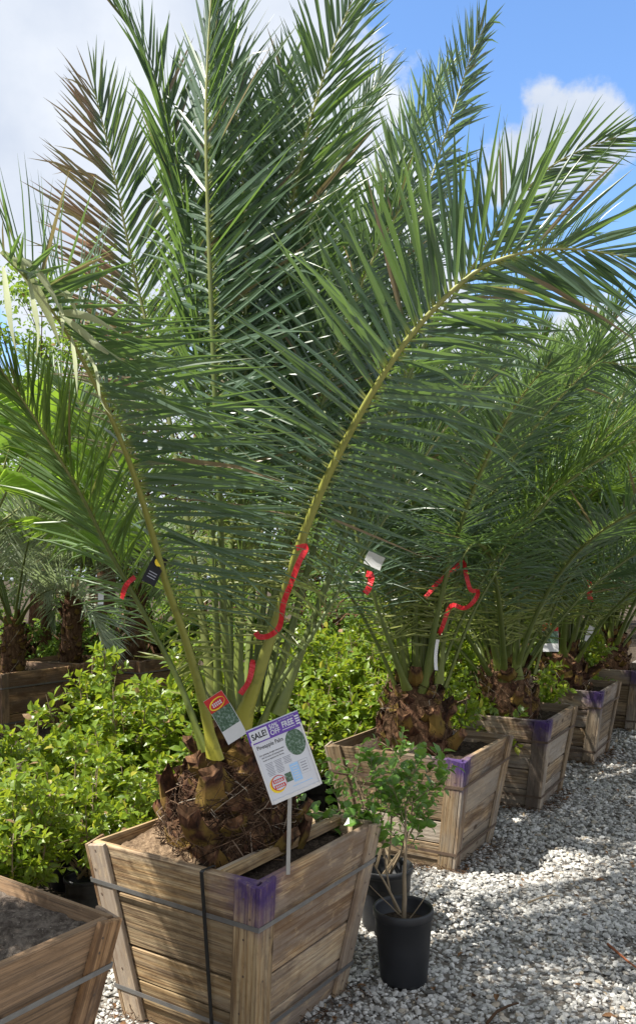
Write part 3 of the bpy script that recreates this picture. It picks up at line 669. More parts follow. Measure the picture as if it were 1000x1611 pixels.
CURL = [([(2,396,1.82),(35,425,1.86),(62,470,1.92),(82,512,1.98),(96,548,2.03)],.017), ([(78,462,1.95),(100,460,1.93),(114,478,1.92),(124,500,1.92)],.010), ([(92,492,2.0),(120,494,1.97),(150,503,1.95),(188,524,1.94)],.010), ([(100,500,2.03),(128,522,2.0),(158,548,1.98),(198,570,1.97)],.011), ([(4,420,1.8),(10,470,1.76),(18,520,1.75),(27,556,1.75)],.011),
 ([(94,478,1.98),(98,505,1.96),(98,535,1.95)],.007), ([(128,545,2.1),(150,580,2.05),(158,630,2.03),(176,655,2.02)],.006), ([(112,530,2.1),(118,575,2.06),(122,620,2.05)],.008), ([(45,440,1.88),(52,480,1.84),(60,520,1.83),(58,560,1.82)],.009), ([(20,408,1.82),(50,418,1.8),(82,462,1.8),(100,500,1.8)],.010)]
_fb = [o for o in hero.children if o.name.startswith('frond')][1]
for pts, w_ in CURL:
    P_, L_ = smooth_path(hp(pts), 9); T_ = nrm(np.gradient(P_, axis=0)); sd_ = nrm(np.cross(T_, np.array([.35, .85, .4]))); nn_ = np.cross(sd_, T_)
    pw = np.interp(np.linspace(0, 1, 9), [0, .15, .5, 1], [.4, .9, 1, .05])[:, None] * w_; V_ = np.stack([P_ - sd_ * pw + nn_ * pw * .3, P_, P_ + sd_ * pw + nn_ * pw * .3], 1).reshape(-1, 3)
    F_ = np.array([(r * 3 + c, r * 3 + c + 1, r * 3 + c + 4, r * 3 + c + 3) for r in range(8) for c in range(2)]); A_ = np.zeros((27, 4)); A_[:, 0] = .95; A_[:, 2] = np.repeat(np.linspace(0, 1, 9), 3)
    ob('leaflet', mesh('leaflet', V_, [F_], [M['bleached']], {'var': A_}, smooth=True), _fb)['label'] = 'pale sun bleached drooping leaflet'

# ---- generic fronds for the palms behind
def arc(th0, th1, L, n=9, pw=1.4, side=0.):
    pts = [Vector((0, 0, 0))]; ds = L / (n * 3)
    p = Vector((0, 0, 0))
    for i in range(n * 3):
        s = i / (n * 3 - 1); th = R(th0 + (th1 - th0) * s ** pw)
        p = p + Vector((math.sin(th), side * s, math.cos(th))) * ds
        if i % 3 == 2: pts.append(p.copy())
    return pts
ARCH = []
for i, (a, b, L, nS, Lm, sd) in enumerate([(6, 28, 2.35, 66, .44, .1), (10, 42, 2.3, 64, .45, -.12), (16, 60, 2.25, 62, .46, .08), (22, 78, 2.2, 60, .46, -.1), (30, 95, 2.1, 58, .45, .15), (38, 112, 2.0, 56, .44, -.12)]):
    for mt in ('palm', 'palm_b'):
        D = frond_data(arc(a, b, L, side=sd), (-.75, 0, .7), n_side=nS, Lmax=Lm, width=.012, seed=300 + i, droop=.1, base_w=.042, v=20)
        ARCH.append((mt,) + frond_meshes(D, M[mt]))
def generic_palm(loc, label, n=24, seed=0, tall=1., group='palms in the planter boxes', trunk_h=.42, tr=.19, z0=.55, inner=0, lean=1., rmax=6, skip=(0, 0)):
    g = random.Random(seed)
    root = thing('pineapple_palm', label, 'palm tree', (loc[0], loc[1], z0), 0, group)
    palm_trunk(root, [(tr * 1.05, -.05), (tr * 1.1, .05), (tr, trunk_h * .45), (tr * .8, trunk_h * .75), (tr * .5, trunk_h), (tr * .25, trunk_h + .05)], 44, seed, 420, 1.05)
    q0 = g.uniform(0, 6.28)
    for i in range(n):
        k = min(int(i / n * rmax) + inner, 5); q = q0 + i * 2.39996
        steep = 0
        if skip[1] and abs(math.remainder(q - skip[0], 2 * math.pi)) < skip[1]: k = 0; steep = 1
        if skip[1] and i % 2 and abs(math.remainder(q - R(165), 2 * math.pi)) < 1.: continue
        mt, rm, lm = ARCH[k * 2 + (g.random() < .35)]
        s = tall * g.uniform(.88, 1.08); rr = tr * (.25 + .5 * k / 5)
        f = ob('frond', rm, root, (rr * math.cos(q), rr * math.sin(q), trunk_h * (1 - .35 * k / 5)), (g.uniform(-.07, .07) * (1 - steep), g.uniform(-.07, .07) - steep * .27, q)); f.scale = (s, s, s)
        ob('leaflets', lm, f, kind='stuff')
    return root
def traced_fronds(root, lst, seed):
    o = root.location
    for i, (pts, hint, kw) in enumerate(lst):
        kw = dict(kw); mt = kw.pop('mat', 'palm')
        D = frond_data([at(*p) - o for p in pts], hint, seed=seed + i, **kw); frond_objs(D, M[mt], root)
p2 = generic_palm((.572, 4.87), 'date palm in the second planter, red tape looped across two stalks', 18, 11, 1.0, inner=0, rmax=4)
traced_fronds(p2, [
 ([(640,1085,4.72),(612,1010,4.6),(588,940,4.52),(568,872,4.46),(545,770,4.38),(515,650,4.3)], (.4,.8,.4), dict(Lmax=.4, width=.011)),
 ([(690,1075,4.78),(704,965,4.72),(735,870,4.64),(765,795,4.58),(800,715,4.5),(838,640,4.42),(885,592,4.34),(945,570,4.26),(1005,580,4.2)], (-.3,.7,.6), dict(Lmax=.5, width=.012, v=4, droop=.25)),
 ([(700,1080,4.85),(742,968,4.8),(790,885,4.75),(842,812,4.68),(900,742,4.6),(960,682,4.52),(1020,640,4.46)], (-.5,.2,.8), dict(Lmax=.42, width=.011, mat='palm_b')),
 ([(660,1080,4.85),(648,880,4.95),(640,680,5.0),(640,520,5.05),(650,400,5.05)], (0,-1,.2), dict(Lmax=.46, width=.012)),
 ([(676,1080,4.85),(700,850,4.9),(740,650,4.9),(790,500,4.85),(860,400,4.8),(940,350,4.75)], (-.4,.6,.6), dict(Lmax=.46, width=.012)),
], 500)
p3 = generic_palm((1.367, 5.997), 'date palm in the third planter, one thick yellow footed stalk facing the path', 26, 23, 1.12)
traced_fronds(p3, [([(812,1068,5.85),(812,1000,5.75),(812,930,5.65),(815,850,5.55),(822,760,5.45),(840,680,5.35),(880,600,5.2)], (-.1,.9,.3), dict(Lmax=.44, width=.012, base_w=.06)),
 ([(840,1060,5.95),(870,960,5.9),(915,870,5.8),(960,790,5.7),(1020,720,5.6)], (-.5,.3,.8), dict(Lmax=.44, width=.012))], 540)
p4 = generic_palm((2.196, 7.356), 'date palm in the fourth planter beside the hanging palm tag', 26, 37, 1.2)
p5 = generic_palm((3.12, 8.815), 'farthest date palm at the end of the planter row, half out of the frame', 26, 41, 1.25)

p0 = generic_palm((box0.location.x - .26, box0.location.y - .04), 'date palm in the brown planter at the lower left corner', 22, 57, 1.0, inner=0, rmax=5, skip=(R(35), 2.0))
# ------------------------------------------------------------------ shrubs
LEAF8 = np.array([(0, 0, 0), (.28, .34, .1), (.62, .36, .08), (1, 0, -.12), (.62, -.36, .08), (.28, -.34, .1), (.3, 0, 0), (.65, 0, -.03)])
LEAF8F3 = np.array([(0, 6, 1), (2, 7, 3), (0, 5, 6), (4, 3, 7)]); LEAF8F4 = np.array([(1, 6, 7, 2), (6, 5, 4, 7)])
def leaf_cloud(P, D, size, seed, name, mat, asp=.55, tint=(.45, .25), jitter=.5):
    """P positions, D directions of leaves; one folded leaf each"""
    g = np.random.default_rng(seed); n = len(P); P = np.asarray(P); D = nrm(np.asarray(D))
    up = nrm(np.array([0, 0, 1.])[None] + g.normal(0, jitter, (n, 3))); y = nrm(np.cross(up, D)); z = np.cross(D, y)
    s = size * g.uniform(.6, 1.2, n)
    L = LEAF8[None] * np.array([1, asp * 2, 1])[None, None] * s[:, None, None]
    V = P[:, None] + L[..., 0:1] * D[:, None] + L[..., 1:2] * y[:, None] * .7 + L[..., 2:3] * z[:, None]
    A = np.zeros((n, 8, 4)); A[..., 0] = np.clip(g.normal(*tint, n), 0, 1)[:, None]; A[..., 1] = ((g.uniform(0, 1, n) < .015) * .9)[:, None]; A[..., 2] = LEAF8[None, :, 0] * .8; A[:, [0, 3, 6, 7], 3] = 1
    o = (np.arange(n) * 8)[:, None, None]
    return mesh(name, V.reshape(-1, 3), [(LEAF8F3[None] + o).reshape(-1, 3), (LEAF8F4[None] + o).reshape(-1, 4)], [mat], {'var': A.reshape(-1, 4)})
def shrub_parts(seed, h=1., w=.38, stems=12, twigs=13, leaves=11, ls=.045, base=.3):
    g = random.Random(seed); mb = MB(); P = []; D = []
    for i in range(stems):
        q = g.uniform(0, 6.283); r = w * math.sqrt(g.random()); hh = h * g.uniform(.62, 1.0) * (1 - .25 * (r / w) ** 2)
        b = Vector((g.uniform(-.05, .05), g.uniform(-.05, .05), base * .8)); tip = Vector((r * math.cos(q), r * math.sin(q), hh)); mid = (b + tip) / 2 + Vector((r * .35 * math.cos(q), r * .35 * math.sin(q), 0))
        def bez(t): return b * (1 - t) ** 2 + mid * 2 * t * (1 - t) + tip * t * t
        mb.tube([bez(t) for t in (0, .25, .5, .75, 1)], [.008, .006, .005, .004, .002], 4, None, False)
        for k in range(twigs):
            t = g.uniform(.25, 1); p = bez(t); q2 = g.uniform(0, 6.283); e = g.uniform(-.1, 1.0); L = g.uniform(.10, .24) * (1.15 - .4 * t)
            d = Vector((math.cos(q2) * math.cos(e), math.sin(q2) * math.cos(e), math.sin(e))); p2_ = p + d * L + Vector((0, 0, -.12 * L))
            mb.tube([p, p + d * L * .5, p2_], [.0028, .002, .001], 3, None, False)
            for j in range(leaves):
                f = (j + .6) / leaves; pp = p.lerp(p2_, f); q3 = j * 2.4 + g.uniform(-.5, .5)
                o = d.orthogonal().normalized(); o.rotate(Matrix.Rotation(q3, 3, d)); dd = (o + d * .7 + Vector((0, 0, g.uniform(-.35, .25)))).normalized()
                P.append(pp); D.append(dd)
    return mb, np.array([tuple(p) for p in P]), np.array([tuple(d) for d in D])
def pot_mesh(r0, r1, h, mat, lip=.012, soilz=.06):
    mb = MB(); mb.lathe([(r0 * .9, .0), (r0, .012), (r0 + (r1 - r0) * .5, h * .5), (r1 * .97, h - .035), (r1 * .985, h - .033), (r1, h - .03), (r1 + lip * .45, h - .026), (r1 + lip * .5, h - .006), (r1 + lip * .2, h), (r1 - .004, h - .001), (r1 - .008, h - .02), (r1 * .94, h - soilz - .04)], 32)
    return mb.me('pot', mat, True)
SHRUB = []
for i, (h, w) in enumerate([(1.0, .36), (1.08, .33), (.92, .4), (1.15, .36)]):
    mb, P, D = shrub_parts(60 + i, h, w)
    SHRUB.append((mb.me('stems', M['twig']), leaf_cloud(P, D, .061, 60 + i, 'foliage', M['hedge'])))
POT_S = pot_mesh(.10, .125, .25, M['pot'])
g = random.Random(5)
def shrub(x, y, s, k, label, group='leafy shrubs behind the planter row'):
    t = thing('shrub', label, 'shrub', (x, y, .004), g.uniform(0, 6.28), group); t.scale = (s * g.uniform(.95, 1.1), s * g.uniform(.95, 1.1), s)
    ob('pot', POT_S, t); ob('stems', SHRUB[k][0], t); ob('foliage', SHRUB[k][1], t, kind='stuff')
for j, (p, u0, u1, st, s0, s1) in enumerate([(.98, -.55, 7.6, .46, .82, 1.35), (1.42, -.95, 7.8, .48, .88, 1.42), (1.9, -.9, 8.2, .52, .9, 1.45)]):
    u = u0; ix = -1
    while u < u1:
        ix += 1
        x, y = row(u + g.uniform(-.08, .08), p + g.uniform(-.08, .08)); s = (s0 + (s1 - s0) * (u - u0) / (u1 - u0)) * (.80 if u < -.1 else .86 if u < 1.1 else 1.)
        if not (j == 0 and False):
            near = u < 1.2; own = {1: 'leafy shrub at the front of the hedge, just beyond the brown corner planter', 2: 'leafy shrub touching the left rim of the box with the black strap', 3: 'leafy shrub just left of and behind the largest palm trunk'}.get(ix) if j == 0 else None
            shrub(x, y, s * g.uniform(.92, 1.06), g.randrange(4), own or ('bright yellow green leafy shrub in the thick hedge left of the largest palm' if near else 'yellow green leafy shrub in the hedge seen between the palm trunks'), 'leafy shrubs left of the front palm' if near else 'leafy shrubs between the palm trunks')
        u += st * g.uniform(.85, 1.15)

for (x, y, s_, k, lab) in ((.80, 5.52, .98, 1, 'small leaved shrub squeezed between the second and third planters'), (.98, 5.86, 1.05, 0, 'taller shrub touching the left side of the third planter'), (1.70, 6.80, 1.0, 2, 'shrub between the third and fourth planters'), (2.62, 8.25, 1.05, 3, 'shrub between the fourth planter and the farthest one')):
    shrub(x, y, s_, k, lab, 'shrubs standing between the planters')
# potted shrub by the path, leaf by leaf
def potted_shrub():
    root = thing('potted_shrub', 'thin glossy leaved shrub in a black pot before the second planter', 'potted plant', (.335, 3.30, .012))
    mb = MB(); mb.lathe([(.088, 0), (.092, .012), (.104, .14), (.112, .235), (.1135, .237), (.1175, .243), (.119, .25), (.119, .268), (.116, .274), (.111, .273), (.1075, .262), (.103, .19)], 40)
    pot = ob('pot', mb.me('pot', M['pot'], True), root)
    s_ = MB(); s_.lathe([(.002, .215), (.05, .217), (.104, .212)], 20, None, .02, False); ob('soil', s_.me('soil', M['soil']), root, kind='stuff')
    gg = random.Random(17); st = MB(); P = []; Dr = []
    def limb(p, d, L, r, lvl, leafy):
        pts = [p]; rad = [r]; n = 5
        for i in range(n):
            d = (d + Vector((gg.uniform(-.16, .16), gg.uniform(-.16, .16), gg.uniform(-.05, .16)))).normalized(); p = p + d * (L / n); pts.append(p); rad.append(r * (1 - .13 * (i + 1)))
        st.tube(pts, rad, 6 if lvl < 2 else 4, None, False)
        if leafy:
            m = int(L / .021)
            for j in range(m):
                f = .2 + .8 * j / m; i = min(int(f * n), n - 1); pp = pts[i].lerp(pts[i + 1], f * n - i)
                o = d.orthogonal().normalized(); o.rotate(Matrix.Rotation(j * 2.4, 3, d)); P.append(pp); Dr.append((o + d * .6 + Vector((0, 0, gg.uniform(-.2, .3)))).normalized())
        return pts
    b = Vector((.0, 0, .21))
    m1 = limb(b, Vector((.08, .0, 1)), .44, .0105, 0, False)
    m2 = limb(b + Vector((-.012, 0, .04)), Vector((-.62, .05, .8)), .34, .006, 1, False)
    m3 = limb(b + Vector((-.02, .01, .03)), Vector((-.25, .15, 1)), .44, .005, 1, False)
    limb(b + Vector((.01, 0, .0)), Vector((.6, -.1, .8)), .25, .003, 2, False); limb(b + Vector((0, 0, .02)), Vector((-.7, -.1, .5)), .2, .003, 2, False)
    for (src, lst) in ((m1, [(.9, .1, .8), (.7, .3, .6), (-.6, .2, .8), (.2, -.4, .9), (1.1, -.2, .5), (-.9, -.2, .5), (.3, .5, .8), (-.3, -.3, 1)]), (m2, [(-.8, .1, .3), (-.4, .3, .8), (-.9, -.2, .5), (-.1, -.3, .9)]), (m3, [(-.2, .2, 1), (.4, .2, .9), (-.6, -.2, .7), (.1, -.1, 1), (-.9, .1, .4)])):
        for v in lst:
            p0 = src[gg.randrange(3, 6)]; q = limb(p0, Vector(v).normalized(), gg.uniform(.15, .27), .0028, 2, True)
            for _ in range(3):
                w = Vector((v[0] + gg.uniform(-.7, .7), v[1] + gg.uniform(-.7, .7), v[2] + gg.uniform(-.4, .5))).normalized()
                limb(q[gg.randrange(2, 5)], w, gg.uniform(.07, .13), .0018, 2, True)
    ob('stem', st.me('stem', M['twig'], True), root)
    P = np.array([tuple(p) for p in P]); Dr = np.array([tuple(p) for p in Dr]); idx = np.random.default_rng(3).permutation(len(P))
    each = idx[:280]
    vars_ = [leaf_cloud(np.zeros((1, 3)), np.array([[1., 0, 0]]), .053, 700 + i, 'leaf', M['holly'], .78, (.45, .28), .02) for i in range(8)]
    for i in each:
        d = Vector(Dr[i]); y = Vector((0, 0, 1)).cross(d).normalized(); z = d.cross(y); mt = Matrix((d, y, z)).transposed()
        o = ob('leaf', vars_[gg.randrange(8)], root); m4 = mt.to_4x4(); m4.translation = Vector(P[i]); o.matrix_local = m4 @ Matrix.Rotation(gg.uniform(-.6, .6), 4, 'X')
    if len(idx) > 280: ob('small_leaves', leaf_cloud(P[idx[280:]], Dr[idx[280:]], .04, 9, 'small_leaves', M['holly'], .62), root, kind='stuff')
potted_shrub()
t = thing('potted_shrub', 'small black pot with weedy growth half hidden behind the potted shrub', 'potted plant', (.30, 3.78, .012))
ob('pot', pot_mesh(.10, .125, .27, M['pot']), t)
mbx, Px, Dx = shrub_parts(91, 1.0, .26, 6, 8, 8, .04, .3)
ob('stems', mbx.me('stems', M['twig']), t); ob('foliage', leaf_cloud(Px, Dx, .038, 91, 'foliage', M['holly'], .6), t, kind='stuff')

# ------------------------------------------------------------------ sign, tags, tape
def text_mesh(body, size, mat, bold=0.0, sx=1.):
    cu = bpy.data.curves.new('t', 'FONT'); cu.body = body; cu.size = size; cu.align_x = 'CENTER'; cu.align_y = 'CENTER'; cu.extrude = .0004; cu.offset = bold; cu.resolution_u = 3
    o = bpy.data.objects.new('t', cu); COL.objects.link(o); dg = bpy.context.evaluated_depsgraph_get(); dg.update()
    me = bpy.data.meshes.new_from_object(o.evaluated_get(dg)); bpy.data.objects.remove(o); bpy.data.curves.remove(cu)
    for v in me.vertices: v.co.x *= sx
    me.materials.clear(); me.materials.append(mat); return me
def rect(name, parent, x, y, w, h, z, mat, th=.0006):
    mb = MB(); mb.box((0, 0, 0), (w / 2, h / 2, th / 2)); return ob(name, mb.me(name, mat), parent, (x, y, z))
def ellipse(name, parent, x, y, a, b, z, mat, rz=0, n=24):
    V = [(a * math.cos(i * 6.28318 / n), b * math.sin(i * 6.28318 / n), k) for k in (-.0003, .0003) for i in range(n)]
    me = bpy.data.meshes.new(name); me.from_pydata(V, [], [tuple(range(n, 2 * n)), tuple(range(n - 1, -1, -1))] + [(i, (i + 1) % n, (i + 1) % n + n, i + n) for i in range(n)]); me.materials.append(mat)
    return ob(name, me, parent, (x, y, z), (0, 0, rz))
def facing(o, c, roll, yaw=0, tilt=0):
    """stand a card (local x right, y up, z towards the viewer) at c"""
    o.location = c; o.rotation_mode = 'XYZ'
    o.rotation_euler = (Matrix.Rotation(yaw, 3, 'Z') @ Matrix.Rotation(R(90) + tilt, 3, 'X') @ Matrix.Rotation(roll, 3, 'Z')).to_euler()
def sale_sign():
    W, Hh = .178, .262
    s = thing('plant_sign', 'white SALE plant sign with purple header on a metal stake beside the trunk', 'sign'); c = at(448, 1192, 2.72); facing(s, c, R(20), R(14), R(4))
    mb = MB(); mb.box((0, 0, -.004), (W / 2, Hh / 2, .0035)); ob('board', mb.me('board', M['white']), s)
    for nm, x, y, w, h in (('frame', -W / 2 + .003, -.02, .006, Hh - .045), ('frame', W / 2 - .003, -.02, .006, Hh - .045), ('frame', 0, -Hh / 2 + .006, W - .014, .012)): rect(nm, s, x, y, w, h, .0012, M['grey_white'], .004)
    rect('paper', s, 0, -.017, W - .016, Hh - .062, -.0002, M['white'])
    rect('header', s, -.002, .104, W + .004, .05, .0008, M['purple'], .003)
    rect('sale_box', s, -.055, .1035, .062, .04, .0027, M['white'])
    ob('lettering', text_mesh('SALE!', .0285, M['ink'], .0006, .78), s, (-.055, .1035, .0034), (0, 0, R(2)))
    ob('lettering', text_mesh('50%', .0235, M['white'], .0004, .82), s, (-.002, .114, .0028)); ob('lettering', text_mesh('OFF', .0235, M['white'], .0004, .82), s, (-.002, .0945, .0028))
    ob('lettering', text_mesh('FREE', .0275, M['white'], .0007, .72), s, (.045, .105, .0028)); ob('lettering', text_mesh('BUY ONE GET ONE', .006, M['white'], 0), s, (.045, .1235, .0028))
    rect('underline', s, .045, .0895, .046, .0022, .0026, M['white'])
    for i in range(4): rect('print_line', s, .079, .117 - i * .0085, .014, .0048, .0026, M['white'])
    ob('lettering', text_mesh('Pineapple Palm', .0195, M['ink'], .0001, .78), s, (-.031, .062, .0004))
    for i, w in enumerate((.085, .088, .08)): ob('lettering', text_mesh(('Slow growing, drought tolerant palm', 'with full crown of arching fronds.', 'Accent or specimen for full sun.')[i], .0072, M['ink'], 0, .8), s, (-.034, .036 - i * .0098, .0004))
    for c_ in range(3):
        for i in range(9 if c_ < 2 else 5): rect('print_line', s, -.056 + c_ * .031, .003 - i * .0052, .027 - (i % 3) * .003, .0019, .0004, M['greyink'])
    ellipse('picture', s, .050, .036, .033, .045, .0006, M['photo'])
    rect('blue_panel', s, .020, -.058, .03, .062, .0004, M['blueprint']); 
    for i in range(6): rect('print_line', s, .020, -.037 - i * .0085, .022 - (i % 2) * .005, .0026, .0011, M['white'])
    rect('map_panel', s, .052, -.05, .032, .046, .0005, M['greyink']); rect('map_panel', s, .052, -.05, .0305, .0445, .0009, M['white'])
    for i in range(4): rect('print_line', s, .052, -.036 - i * .009, .02, .003, .0014, M['greyink'])
    ellipse('emblem', s, -.05, -.074, .027, .028, .0005, M['yellow']); ellipse('emblem', s, -.045, -.07, .026, .026, .0011, M['redprint']); ellipse('emblem', s, -.044, -.07, .0235, .0235, .0017, M['white'])
    rect('emblem_band', s, -.044, -.062, .037, .012, .0023, M['redprint']); rect('emblem_band', s, -.044, -.08, .037, .012, .0023, M['redprint'])
    for yy in (-.062, -.08):
        for i in range(5): rect('print_line', s, -.0565 + i * .0062, yy, .0036, .007, .003, M['white'])
    rect('picture', s, -.008, -.065, .022, .03, .0006, M['photo']); rect('print_line', s, .03, -.1, .07, .002, .0005, M['blueprint'])
    foot = at(453, 1366, 2.74); inv = None
    bpy.context.view_layer.update(); inv = s.matrix_world.inverted()
    top = inv @ (c + Vector((.02, .012, .0))); bt = inv @ Vector((foot.x, foot.y, foot.z - .02))
    mb = MB(); d = (bt - top).normalized(); sx = d.cross(Vector((0, 0, 1))).normalized(); V = []
    for p in (top + Vector((0, 0, -.004)), bt): V += [p + sx * .0065, p - sx * .0065, p - sx * .0065 + Vector((0, 0, -.004)), p + sx * .0065 + Vector((0, 0, -.004))]
    mb.add([tuple(v) for v in V], [(0, 1, 5, 4), (1, 2, 6, 5), (2, 3, 7, 6), (3, 0, 4, 7), (0, 3, 2, 1), (4, 5, 6, 7)]); ob('stake', mb.me('stake', M['stake']), s)
sale_sign()
def tag_card(c, w, h, roll, yaw, label, dark=False, blank=False):
    s = thing('plant_tag', label, 'tag'); facing(s, c, roll, yaw)
    mb = MB(); nx, ny = 4, 6; V = []; F = []
    for k in (0, 1):
        for j in range(ny + 1):
            for i in range(nx + 1): x = (i / nx - .5) * w; y = (j / ny - .5) * h; V.append((x, y, .008 * (2 * y / h) ** 2 - (.0008 if k == 0 else 0)))
    o_ = (nx + 1) * (ny + 1)
    for j in range(ny):
        for i in range(nx): a = j * (nx + 1) + i; F += [(a + o_, a + 1 + o_, a + nx + 2 + o_, a + nx + 1 + o_), (a, a + nx + 1, a + nx + 2, a + 1)]
    mb.add(V, F); ob('card', mb.me('card', M['ink'] if dark else M['grey_white'], True), s)
    if blank: return s
    if dark:
        ellipse('emblem', s, 0, h * .3, w * .3, w * .3, .006, M['yellow']); 
        for i in range(4): rect('print_line', s, 0, -.01 - i * h * .09, w * .6, h * .03, .0035, M['greyink'])
        return s
    def strip(nm, y0, y1, wd, z, m_):
        V = []; 
        for y in np.linspace(y0, y1, 5): V += [(-wd / 2, y, .008 * (2 * y / h) ** 2 + z), (wd / 2, y, .008 * (2 * y / h) ** 2 + z)]
        b = MB(); b.add(V, [(i * 2, i * 2 + 1, i * 2 + 3, i * 2 + 2) for i in range(4)]); ob(nm, b.me(nm, m_), s)
    strip('red_panel', h * .2, h * .495, w * .99, .0006, M['redprint']); strip('picture', -h * .22, h * .2, w * .96, .0007, M['photo'])
    ellipse('emblem', s, 0, h * .32, w * .42, h * .11, .0062, M['yellow'], .15); ellipse('emblem', s, w * .03, h * .32, w * .38, h * .085, .0068, M['redprint'], .15)
    for i in range(5): rect('print_line', s, -w * .2 + i * w * .1, h * .34, w * .06, h * .035, .0076, M['white']); rect('print_line', s, -w * .2 + i * w * .1, h * .295, w * .06, h * .035, .0076, M['white'])
    return s
tag_card(at(355, 1128, 2.84), .078, .17, R(33), R(-12), 'red topped palm care tag curling against the front stalk of the largest palm')
tag_card(at(243, 897, 2.70), .05, .1, R(-28), R(30), 'small black care tag with yellow emblem hanging on the left stalk of the largest palm', dark=True)
tag_card(at(588, 882, 4.4), .1, .075, R(-24), R(10), 'plain pale tag caught among the leaflets above the red tape knot', blank=True)
tag_card(at(685, 1030, 4.6), .04, .17, R(-8), R(55), 'narrow white tag seen edge on beside the second palm trunk', blank=True)
tag_card(at(865, 1002, 6.6), .125, .235, R(0), R(-5), 'palm care tag with white foot hanging in front of the fourth palm')
tag_card(at(931, 890, 6.9), .07, .1, R(-20), R(30), 'small black care tag with yellow emblem high on a stalk beside the short red tape', dark=True)
tag_card(at(159, 941, 7.2), .05, .11, 0, 0, 'small white card hanging between the two trunks in the back row', blank=True)
tag_card(at(926, 997, 7.2), .06, .15, R(-25), R(20), 'pale folded tag leaning behind the fourth palm stalk', blank=True)

def tape(pts, label, w=.012, seed=0):
    g_ = random.Random(seed); P, L = smooth_path([at(*p) for p in pts], max(14, 5 * len(pts))); T = nrm(np.gradient(P, axis=0)); V = []; F = []
    o0 = Vector(P[0])
    for i in range(len(P)):
        q = .35 * math.sin(i * .45 + seed) + g_.uniform(-.18, .18); a = np.cross(T[i], [.2, 1, .1]); a = a / (np.linalg.norm(a) + 1e-6); b = np.cross(T[i], a); d = (a * math.cos(q) + b * math.sin(q)) * w
        V += [tuple(P[i] - np.array(o0) - d), tuple(P[i] - np.array(o0) + d * .9)]
    F = [(2 * i, 2 * i + 1, 2 * i + 3, 2 * i + 2) for i in range(len(P) - 1)]
    mb = MB(); mb.add(V, F); me = mb.me('flagging_tape', M['red'])
    o = thing('flagging_tape', label, 'tape', o0, 0, 'red flagging tapes on the palms', me)
    md = o.modifiers.new('thick', 'SOLIDIFY'); md.thickness = .0006
tape([(466,862,2.76),(482,860,2.76),(470,885,2.76),(458,918,2.78),(446,950,2.82),(440,985,2.86),(424,1000,2.88),(408,1002,2.90),(402,995,2.92)], 'long red tape hanging down the thick right stalk of the largest palm', .0105, 1)
tape([(398,1038,2.93),(396,1055,2.93),(390,1075,2.93),(378,1092,2.93)], 'short red tape tucked between the front stalks just above the red topped tag', .011, 2)
tape([(576,902,4.42),(584,906,4.4),(580,925,4.4),(574,934,4.4)], 'red tape knot on the left stalk of the second palm', .018, 3)
tape([(668,940,4.6),(690,915,4.6),(712,897,4.6),(728,884,4.6),(733,905,4.58),(740,928,4.6),(752,930,4.6),(745,946,4.6),(730,957,4.62),(712,952,4.64),(704,962,4.66),(696,985,4.68),(690,998,4.7)], 'red tape looped between two stalks right of the second palm trunk', .013, 4)
tape([(926,912,6.9),(928,925,6.9),(926,937,6.9),(931,947,6.9)], 'short red tape hanging on a stalk below the small black tag', .022, 5)
tape([(213,908,2.94),(204,915,2.94),(197,925,2.95),(192,942,2.96)], 'faded red tape end on the low left stalk of the largest palm', .01, 6)

# ------------------------------------------------------------------ back rows on the left
def back_row():
    spots = [((20, 1050), .2, 'brown planter box with slanted end boards in the back row at the left edge'), ((112, 1037), .45, 'brown planter box with an upright corner post in the back row'), ((214, 1033), .3, 'brown planter box half hidden by the hedge in the back row')]
    for i, ((px, py), rt, lab) in enumerate(spots):
        c = at_z(px, py, .62); planter((c.x, c.y), rt, .9, lab, paint=False, wood='wood_brown', strap='strap', rows=3, group='planter boxes in the back row')
    return
back_row()
SIL = []
for i, (a, b, L) in enumerate([(15, 85, 1.5), (30, 120, 1.55), (45, 150, 1.5)]):
    D = frond_data(arc(a, b, L, side=.1), (-.6, 0, .8), n_side=58, Lmax=.46, width=.012, seed=800 + i, droop=.12, v=42, a0=62, a1=50, base_w=.025, spines=False); SIL.append(frond_meshes(D, M['silver']))
def silver_palm(x, y, label, seed, h=.75, z0=.55, n=16, s=1.):
    g_ = random.Random(seed); root = thing('silver_palm', label, 'palm tree', (x, y, z0), 0, 'silver palms in the back row')
    palm_trunk(root, [(.125, -.05), (.12, h * .3), (.11, h * .7), (.09, h), (.05, h + .1)], 48, seed, 160, .8)
    for i in range(n):
        k = min(2, int(i / n * 3)); q = i * 2.4 + seed; f = ob('frond', SIL[k][0], root, (.05 * math.cos(q), .05 * math.sin(q), h), (g_.uniform(-.1, .1), g_.uniform(-.1, .1), q)); f.scale = (s,) * 3
        ob('leaflets', SIL[k][1], f, kind='stuff')
for (px, py, Y, lab, sd, s) in ((112, 1037, 0, 'silver green palm with arching fronds behind the upright box post', 2, 1.), (214, 1033, 0, 'silver green palm with dark trunk just left of the largest palm stalks', 5, .9), (20, 1050, 0, 'silver green palm leaning in over the left edge', 9, 1.35)):
    c = at_z(px, py, .62); silver_palm(c.x, c.y, lab, sd, .78 if s < 1.2 else .5, .55, 12, s)

